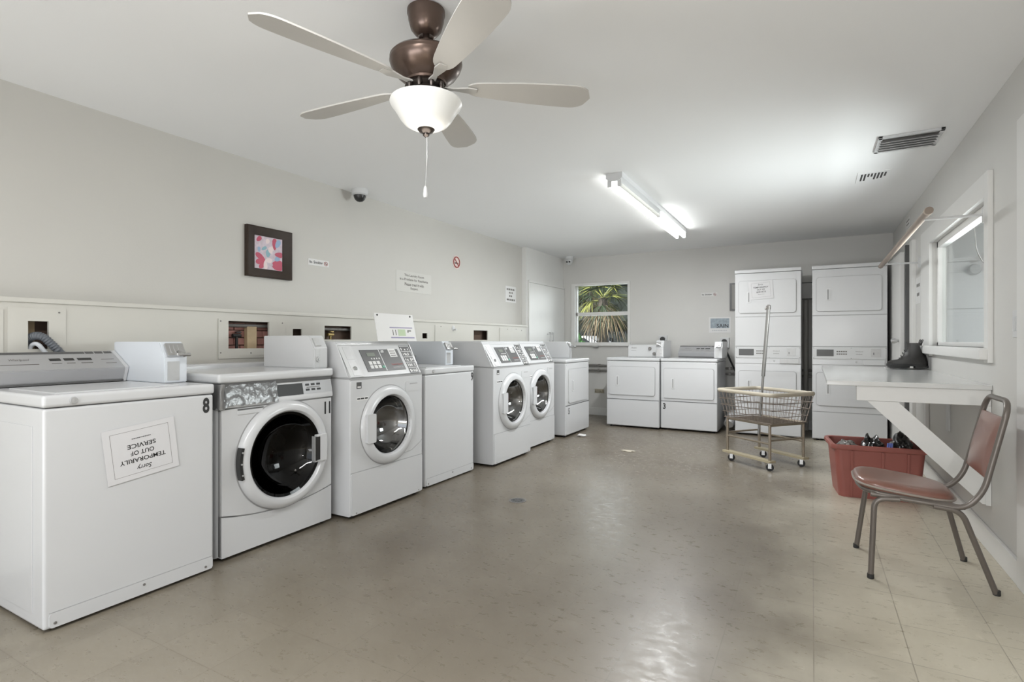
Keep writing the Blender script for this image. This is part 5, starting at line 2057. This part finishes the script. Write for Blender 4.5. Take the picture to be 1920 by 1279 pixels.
bag('black plastic bag with pointed folds in the middle of the red bin', (0.395, 4.82, 0.335), 0.105, BAG, 1.3, (0.72, 1.25, 0.62), ((-0.5, 0, 0.065, 0.25), (0.3, -.1, 0.05, 0.3)))
bag('black plastic bag with blue print at the right of the red bin', (0.57, 4.85, 0.34), 0.10, BAG, 4.1, (0.70, 1.3, 0.75), ((-0.1, 0.3, 0.055, 0.55), (0.5, -0.2, 0.03, 0.3)))
bag('grey crumpled plastic bag at the left end of the red bin', (0.235, 4.80, 0.335), 0.092, BAGG, 7.7, (0.74, 1.4, 0.55), ())
bm = new()
for k in range(3):
    tube(bm, [(0.47 + k * 0.012, 4.66, 0.375), (0.475 + k * 0.012, 4.68, 0.405)], 0.006, 6)
tag(obj('blue_wrapper', bm, BLUE), 'small blue wrapper on the black bags in the red bin', 'wrapper')

# ------------------------------------------------------------------ wire laundry cart
def cart():
    t = thing('laundry_cart', 'wire laundry cart with cream rim and upright garment pole', 'laundry cart', (-0.39, 5.53, 0), 0)
    ux = Vector((0.385, -0.315, 0)).normalized()      # along A->B
    uy = Vector((0.28, 0.26, 0)).normalized()
    uy = Vector((-ux.y, ux.x, 0))                       # perpendicular, away from the camera
    LX, LY = 0.50, 0.40
    def P(u, v, z):                                    # u,v in [-.5,.5]
        q = ux * (u * LX) + uy * (v * LY)
        return Vector((q.x, q.y, z))
    C4 = [(-.5, -.5), (.5, -.5), (.5, .5), (-.5, .5)]
    # deck and legs: two inverted U frames (short sides), joined
    for i, (u, v) in enumerate(C4):
        bm = new()
        tube(bm, [P(u, v, 0.092), P(u, v, 0.39)], 0.0125, 10)
        obj('leg', bm, CARTM, t)
    bm = new()
    for v in (-.5, .5):
        tube(bm, fillet([P(-.5, v, 0.37), P(-.5, v, 0.402), P(.5, v, 0.402), P(.5, v, 0.37)], 0.03, 5), 0.0125, 10)
    for u in (-.5, .5):
        tube(bm, [P(u, -.5, 0.396), P(u, .5, 0.396)], 0.011, 10)
    obj('deck_frame', bm, CARTM, t)
    bm = new()
    for k in range(17):
        u = -.47 + .94 * k / 16
        tube(bm, [P(u, -.5, 0.404), P(u, .5, 0.404)], 0.0035, 6)
    for v in (-.25, 0, .25):
        tube(bm, [P(-.5, v, 0.398), P(.5, v, 0.398)], 0.005, 6)
    obj('deck_grid', bm, WIRE, t)
    bm = new()
    for z, pr in ((0.235, ((-.5, -.5), (.5, -.5))), (0.235, ((-.5, .5), (.5, .5))), (0.265, ((-.5, -.5), (-.5, .5))), (0.265, ((.5, -.5), (.5, .5)))):
        tube(bm, [P(*pr[0], z), P(*pr[1], z)], 0.009, 8)
    obj('cross_rail', bm, CARTM, t)
    for v in (-.5, .5):
        bm = new()
        a, b = P(-.56, v, 0), P(.56, v, 0)
        n_ = uy * 0.035
        vs = []
        for z in (0.075, 0.093):
            for q in (a - n_, b - n_, b + n_, a + n_):
                vs.append(bm.verts.new((q.x, q.y, z)))
        bm.faces.new(vs[:4]); bm.faces.new(vs[4:])
        for k in range(4):
            bm.faces.new((vs[k], vs[(k + 1) % 4], vs[4 + (k + 1) % 4], vs[4 + k]))
        obj('base_plank', bm, PLANK, t, wn=False)
    for (u, v) in ((-.40, -.5), (.5, -.5), (-.40, .5), (.46, .5)):
        c = P(u, v, 0)
        bm = new()
        tube(bm, [(c.x, c.y, 0.076), (c.x, c.y, 0.05)], 0.010, 8)
        box(bm, c.x - 0.014, c.x + 0.014, c.y - 0.017, c.y - 0.013, 0.024, 0.07, 0.001)
        box(bm, c.x - 0.014, c.x + 0.014, c.y + 0.013, c.y + 0.017, 0.024, 0.07, 0.001)
        box(bm, c.x - 0.014, c.x + 0.014, c.y - 0.017, c.y + 0.017, 0.066, 0.072, 0.001)
        cs = obj('caster', bm, CHROME, t)
        bm = new()
        lathe(bm, [(0.006, -0.0115), (0.029, -0.011), (0.032, -0.005), (0.032, 0.005), (0.029, 0.011), (0.006, 0.0115)], (c.x, c.y, 0.0325), 'y', 20)
        obj('wheel', bm, RUBBER, cs)
    # basket
    def B(u, v, z):
        s = (z - 0.41) / (0.665 - 0.41)
        ex, ey = 0.055 + 0.10 * s, 0.02 + 0.10 * s
        q = ux * (u * (LX + ex)) + uy * (v * (LY + ey))
        return Vector((q.x, q.y, z))
    def loop(z, dz=0.0):
        out = []
        for a, b in zip(C4, C4[1:] + C4[:1]):
            for k in range(6):
                s = k / 6
                out.append(B(a[0] + (b[0] - a[0]) * s, a[1] + (b[1] - a[1]) * s, z))
        return out
    for z, r_ in ((0.412, 0.005), (0.468, 0.0028), (0.530, 0.0035), (0.590, 0.0035)):
        bm = new()
        tube(bm, loop(z), r_, 6, closed=True)
        obj('basket_hoop', bm, WIRE, t)
    bm = new()
    for a, b in zip(C4, C4[1:] + C4[:1]):
        nk = 15 if a[1] == b[1] else 12
        for k in range(nk):
            s = (k + 0.5) / nk
            u, v = a[0] + (b[0] - a[0]) * s, a[1] + (b[1] - a[1]) * s
            tube(bm, [B(u, v, 0.41), B(u, v, 0.66)], 0.0019, 5)
    o = obj('basket_wires', bm, WIRE, t)
    bm = new()
    rim = [B(u, v, 0.668) for u, v in C4]
    R_ = fillet(rim, 0.05, 5, closed=True)
    tube(bm, R_, 0.012, 10, closed=True, flat=1.5)
    o = obj('rim', bm, RIM, t)
    # pole, standing in the left back of the basket
    bm = new()
    b0, b1 = P(-.30, .22, 0.24), P(-.30, .22, 0.24) + Vector((0.085, 0.02, 1.22))
    def at(z):
        return b0 + (b1 - b0) * ((z - b0.z) / (b1.z - b0.z))
    tube(bm, [at(0.24), at(0.85)], 0.0115, 10)
    tube(bm, [at(0.80), at(1.46)], 0.017, 12)
    pl = obj('garment_pole', bm, mat('dull_grey_pole', (0.27, 0.265, 0.255), 0.35, metal=0.6, var=0.08), t)
    bm = new()
    q = at(1.46)
    lathe(bm, [(0.019, 1.44), (0.021, 1.455), (0.021, 1.475), (0.012, 1.485)], (q.x, q.y, 0), 'z', 12)
    tube(bm, [(q.x - 0.03, q.y, 1.44), (q.x + 0.0, q.y, 1.485)], 0.008, 8)
    obj('pole_clamp', bm, PIPEG, pl)
cart()

# ------------------------------------------------------------------ small things on the floor
def drain():
    t = thing('floor_drain', 'round dark metal drain in the middle of the floor', 'floor drain', (-1.835, 3.382, 0))
    bm = new()
    lathe(bm, [(0.062, 0.0), (0.062, 0.003), (0.052, 0.004), (0.05, 0.002), (0.0505, 0.0)], seg=32)
    obj('ring', bm, PIPEG, t)
    bm = new()
    lathe(bm, [(0.049, 0.0005), (0.049, 0.003), (0.002, 0.003)], seg=28, mi=0)
    for k in range(8):
        a = 2 * PI * k / 8
        lathe(bm, [(0.007, 0.0031), (0.007, 0.0036)], (0.03 * math.cos(a), 0.03 * math.sin(a), 0), 'z', 8, mi=1)
    obj('grate', bm, [DPANEL, BLACK], t)
drain()
def scrap(label, x, y, r, seed, h=0.02, m=PAPER):
    bm = new()
    bmesh.ops.create_icosphere(bm, subdivisions=2, radius=1.0)
    for v in bm.verts:
        d = 1 + 0.4 * noise.noise(v.co * 2 + Vector((seed, 0, 0)))
        v.co = Vector((v.co.x * r * d, v.co.y * r * 0.6 * d, (v.co.z + 1) * h * 0.5 * d))
    o = obj('paper_scrap', bm, m, wn=False)
    o.location = (x, y, 0.0)
    tag(o, label, 'scrap')
scrap('crumpled white paper scrap on the floor at the corner of dryer 5', -2.40, 6.02, 0.06, 2.0, 0.03)
scrap('flat cream scrap on the open floor in front of dryer 3', -1.665, 5.46, 0.07, 5.0, 0.008, RIM)

# ------------------------------------------------------------------ outside the windows
def outside():
    bm = new(); box(bm, -30, 10, YB + 0.16, 46, -0.35, -0.2)
    struct('ground_outside', bm, GRASS)
    bm = new(); box(bm, -14, 10, 16.5, 23, -0.2, -0.15)
    struct('road_outside', bm, ASPH)
    # porch seen through the side window
    bm = new()
    box(bm, 1.0, 3.2, 6.30, 6.40, -0.2, 2.6)
    for z0, z1 in ((-0.2, 1.375), (1.432, 1.765), (1.86, 2.07)):
        box(bm, 1.0, 3.2, 6.285, 6.30, z0, z1, 0.004)
    struct('wall_porch', bm, OUTW)
    bm = new(); box(bm, 1.0, 3.2, 2.5, 6.3, -0.25, -0.1)
    struct('porch_floor', bm, ASPH)
    bm = new(); box(bm, 1.0, 3.2, 2.5, 6.3, 2.45, 2.55)
    struct('ceiling_porch', bm, OUTW)
    t = thing('red_box', 'dark red box on the porch wall behind the side window', 'box', (1.43, 6.285, 1.86))
    pbox('case', t, RED, -0.04, 0.10, -0.05, 0, -0.10, 0.10, 0.004)
    t = thing('porch_light', 'white globe light on the porch wall behind the side window', 'light', (1.27, 6.27, 1.78))
    bm = new(); lathe(bm, [(0.03, 0.02), (0.03, 0.0), (0.05, -0.03), (0.04, -0.07), (0.01, -0.085)], (0, 0, 0), 'y', 18)
    obj('globe', bm, ENAMEL2, t)
    bm = new()
    tube(bm, fillet([(1.02, 5.0, 1.93), (1.03, 5.0, 1.75), (1.14, 5.0, 1.60), (1.19, 5.0, 1.45)], 0.12, 8), 0.004, 6)
    tube(bm, [(1.02, 5.0, 1.93), (1.01, 5.0, 2.45)], 0.004, 6)
    tag(obj('hanging_cable', bm, PIPEG), 'thin grey cable hanging behind the side window glass', 'cable')
    # palm
    def fan_leaf(bm, base, d, L, n, droop, spread, rn, wide=0.017):
        d = Vector(d).normalized()
        side = d.cross(Vector((0, 0, 1)))
        if side.length < 0.1:
            side = Vector((1, 0, 0))
        side.normalize()
        up = side.cross(d).normalized()
        tip = base + d * (L * 0.45)
        tube(bm, [base, tip], 0.012, 5)
        for k in range(n):
            a = (k / (n - 1) - 0.5) * spread
            dd = (d * math.cos(a) + side * math.sin(a)).normalized()
            ln = L * (0.75 + 0.1 * math.cos(a)) * rn.uniform(0.85, 1.05)
            p0 = tip
            nrm = (up + side * rn.uniform(-0.8, 0.8)).normalized()
            dd = (dd + up * rn.uniform(-0.22, 0.22)).normalized()
            w_ = wide
            prev = None
            for s in range(6):
                u = s / 5
                p = p0 + dd * (ln * u) + Vector((0, 0, -droop * u * u * ln))
                ww = w_ * (1 - u) ** 0.7 * (0.35 + 1.3 * min(u * 3, 1)) * 0.7 + 0.0008
                q = dd.cross(nrm).normalized()
                a_, b_ = bm.verts.new(p + q * ww), bm.verts.new(p - q * ww)
                if prev:
                    bm.faces.new((prev[0], prev[1], b_, a_))
                prev = (a_, b_)
    def palm(label, x, y, h, seed, nl, cr):
        rn = random.Random(seed)
        t = thing('palm_tree', label, 'palm tree', (x, y, -0.2))
        bm = new()
        P_ = []
        rr = []
        for i in range(30):
            u = i / 29
            P_.append((0.04 * math.sin(u * 2), 0, (h + 0.2) * u))
            rr.append(0.13 + 0.03 * (i % 2) - 0.02 * u)
        tube(bm, P_, 0.15, 12, radii=rr)
        obj('trunk', bm, BARK, t)
        for k in range(nl):
            az = 2 * PI * k * 0.381966 + rn.uniform(-.2, .2)
            el = rn.uniform(-0.75, 0.95)
            d = Vector((math.cos(az) * math.cos(el), math.sin(az) * math.cos(el), math.sin(el)))
            bm = new()
            base = Vector((0.04, 0, h + 0.15 + 0.12 * math.sin(el)))
            fan_leaf(bm, base, d, cr * rn.uniform(0.95, 1.25), 17, 0.15 + 0.45 * rn.random() + (0.4 if el < 0 else 0), R(170), rn)
            m = LEAFD if el < -0.50 else (LEAFG if rn.random() < 0.35 else LEAF)
            obj('frond', bm, m, t, wn=False, recalc=False)
    palm('palm tree with drooping fan leaves, centre of the back window view', -5.0, 14.0, 2.30, 3, 26, 0.66)
    palm('palm tree at the right edge of the back window view', -3.65, 15.4, 2.85, 9, 24, 0.72)
    palm('palm tree at the upper left of the back window view, farther off', -9.2, 24.0, 3.9, 15, 24, 1.3)
    # fence
    t = thing('picket_fence', 'black metal picket fence seen through the back window', 'fence', (-5.8, 16.9, -0.2))
    for z in (1.18, 0.55):
        pbox('rail', t, FENCE, -3.0, 4.0, -0.02, 0.02, z, z + 0.045)
    for k in range(60):
        x_ = -2.95 + k * 0.095
        thick = 0.055 if k % 20 == 11 else 0.028
        if True:
            pbox('picket' if thick < 0.05 else 'post', t, FENCE, x_ - thick / 2, x_ + thick / 2, -thick / 2, thick / 2, 0.02, 1.64 if thick < 0.05 else 1.62)
    # hedge
    def blob(name, label, cat, c, r, m, seed, sc=(1, 1, 1)):
        bm = new()
        bmesh.ops.create_icosphere(bm, subdivisions=5, radius=1.0)
        for v in bm.verts:
            p = v.co
            d = 1 + 0.25 * noise.noise(p * 2 + Vector((seed, 0, 0))) + 0.18 * noise.noise(p * 6) + 0.12 * noise.noise(p * 16)
            v.co = Vector((p.x * sc[0], p.y * sc[1], p.z * sc[2])) * r * d
        o = obj(name, bm, m, wn=False)
        o.location = c
        tag(o, label, cat)
    blob('shrub', 'bright green shrub by the fence, lower left of the back window', 'shrub', (-6.35, 15.2, 0.55), 0.50, HEDGE, 3, (0.8, 0.8, 1.5))
    blob('tree', 'dark leafy tree behind the fence, left of the view', 'tree', (-25.0, 37, 3.2), 4.2, TREE, 8, (1.1, 1, 1.2))
    blob('tree', 'dark leafy tree behind the fence, right of the view', 'tree', (-11.0, 34, 3.6), 5.0, TREE, 12, (1.1, 1, 1.2))
    # parked vehicles
    def car(label, x, y, L, H, van):
        t = thing('parked_car', label, 'car', (x, y, -0.15))
        bm = new()
        if van:
            prof = [(0, 0.3), (0, 1.9), (0.1, 2.05), (L - 1.1, 2.05), (L - 0.6, 1.3), (L, 1.15), (L, 0.3)]
        else:
            prof = [(0, 0.3), (0, 0.9), (0.35, 1.0), (0.9, 1.45), (2.4, 1.48), (3.1, 1.02), (L, 0.9), (L, 0.3)]
        prism(bm, [(p[0], p[1]) for p in prof], 'y', 0, 1.75)
        bmesh.ops.bevel(bm, geom=bm.edges[:], offset=0.06, segments=2, affect='EDGES')
        obj('body', bm, CARW, t)
        bm = new()
        if van:
            box(bm, L - 1.9, L - 1.0, -0.01, 0.02, 1.25, 1.75, 0.01)
        else:
            prism(bm, [(0.75, 1.05), (1.05, 1.38), (2.3, 1.40), (2.8, 1.05)], 'y', -0.01, 0.03)
        obj('side_window', bm, CARG, t)
        for wx in (0.8, L - 0.9):
            bm = new()
            lathe(bm, [(0.1, -0.02), (0.32, -0.02), (0.33, 0.02), (0.33, 0.18), (0.1, 0.2)], (wx, 0, 0.33), 'y', 24)
            obj('wheel', bm, RUBBER, t)
    car('white car parked beyond the fence, behind the palm trunk', -9.6, 18.6, 4.3, 1.5, False)
    car('white van parked beyond the fence, right side of the view', -5.0, 19.6, 4.6, 2.0, True)
outside()
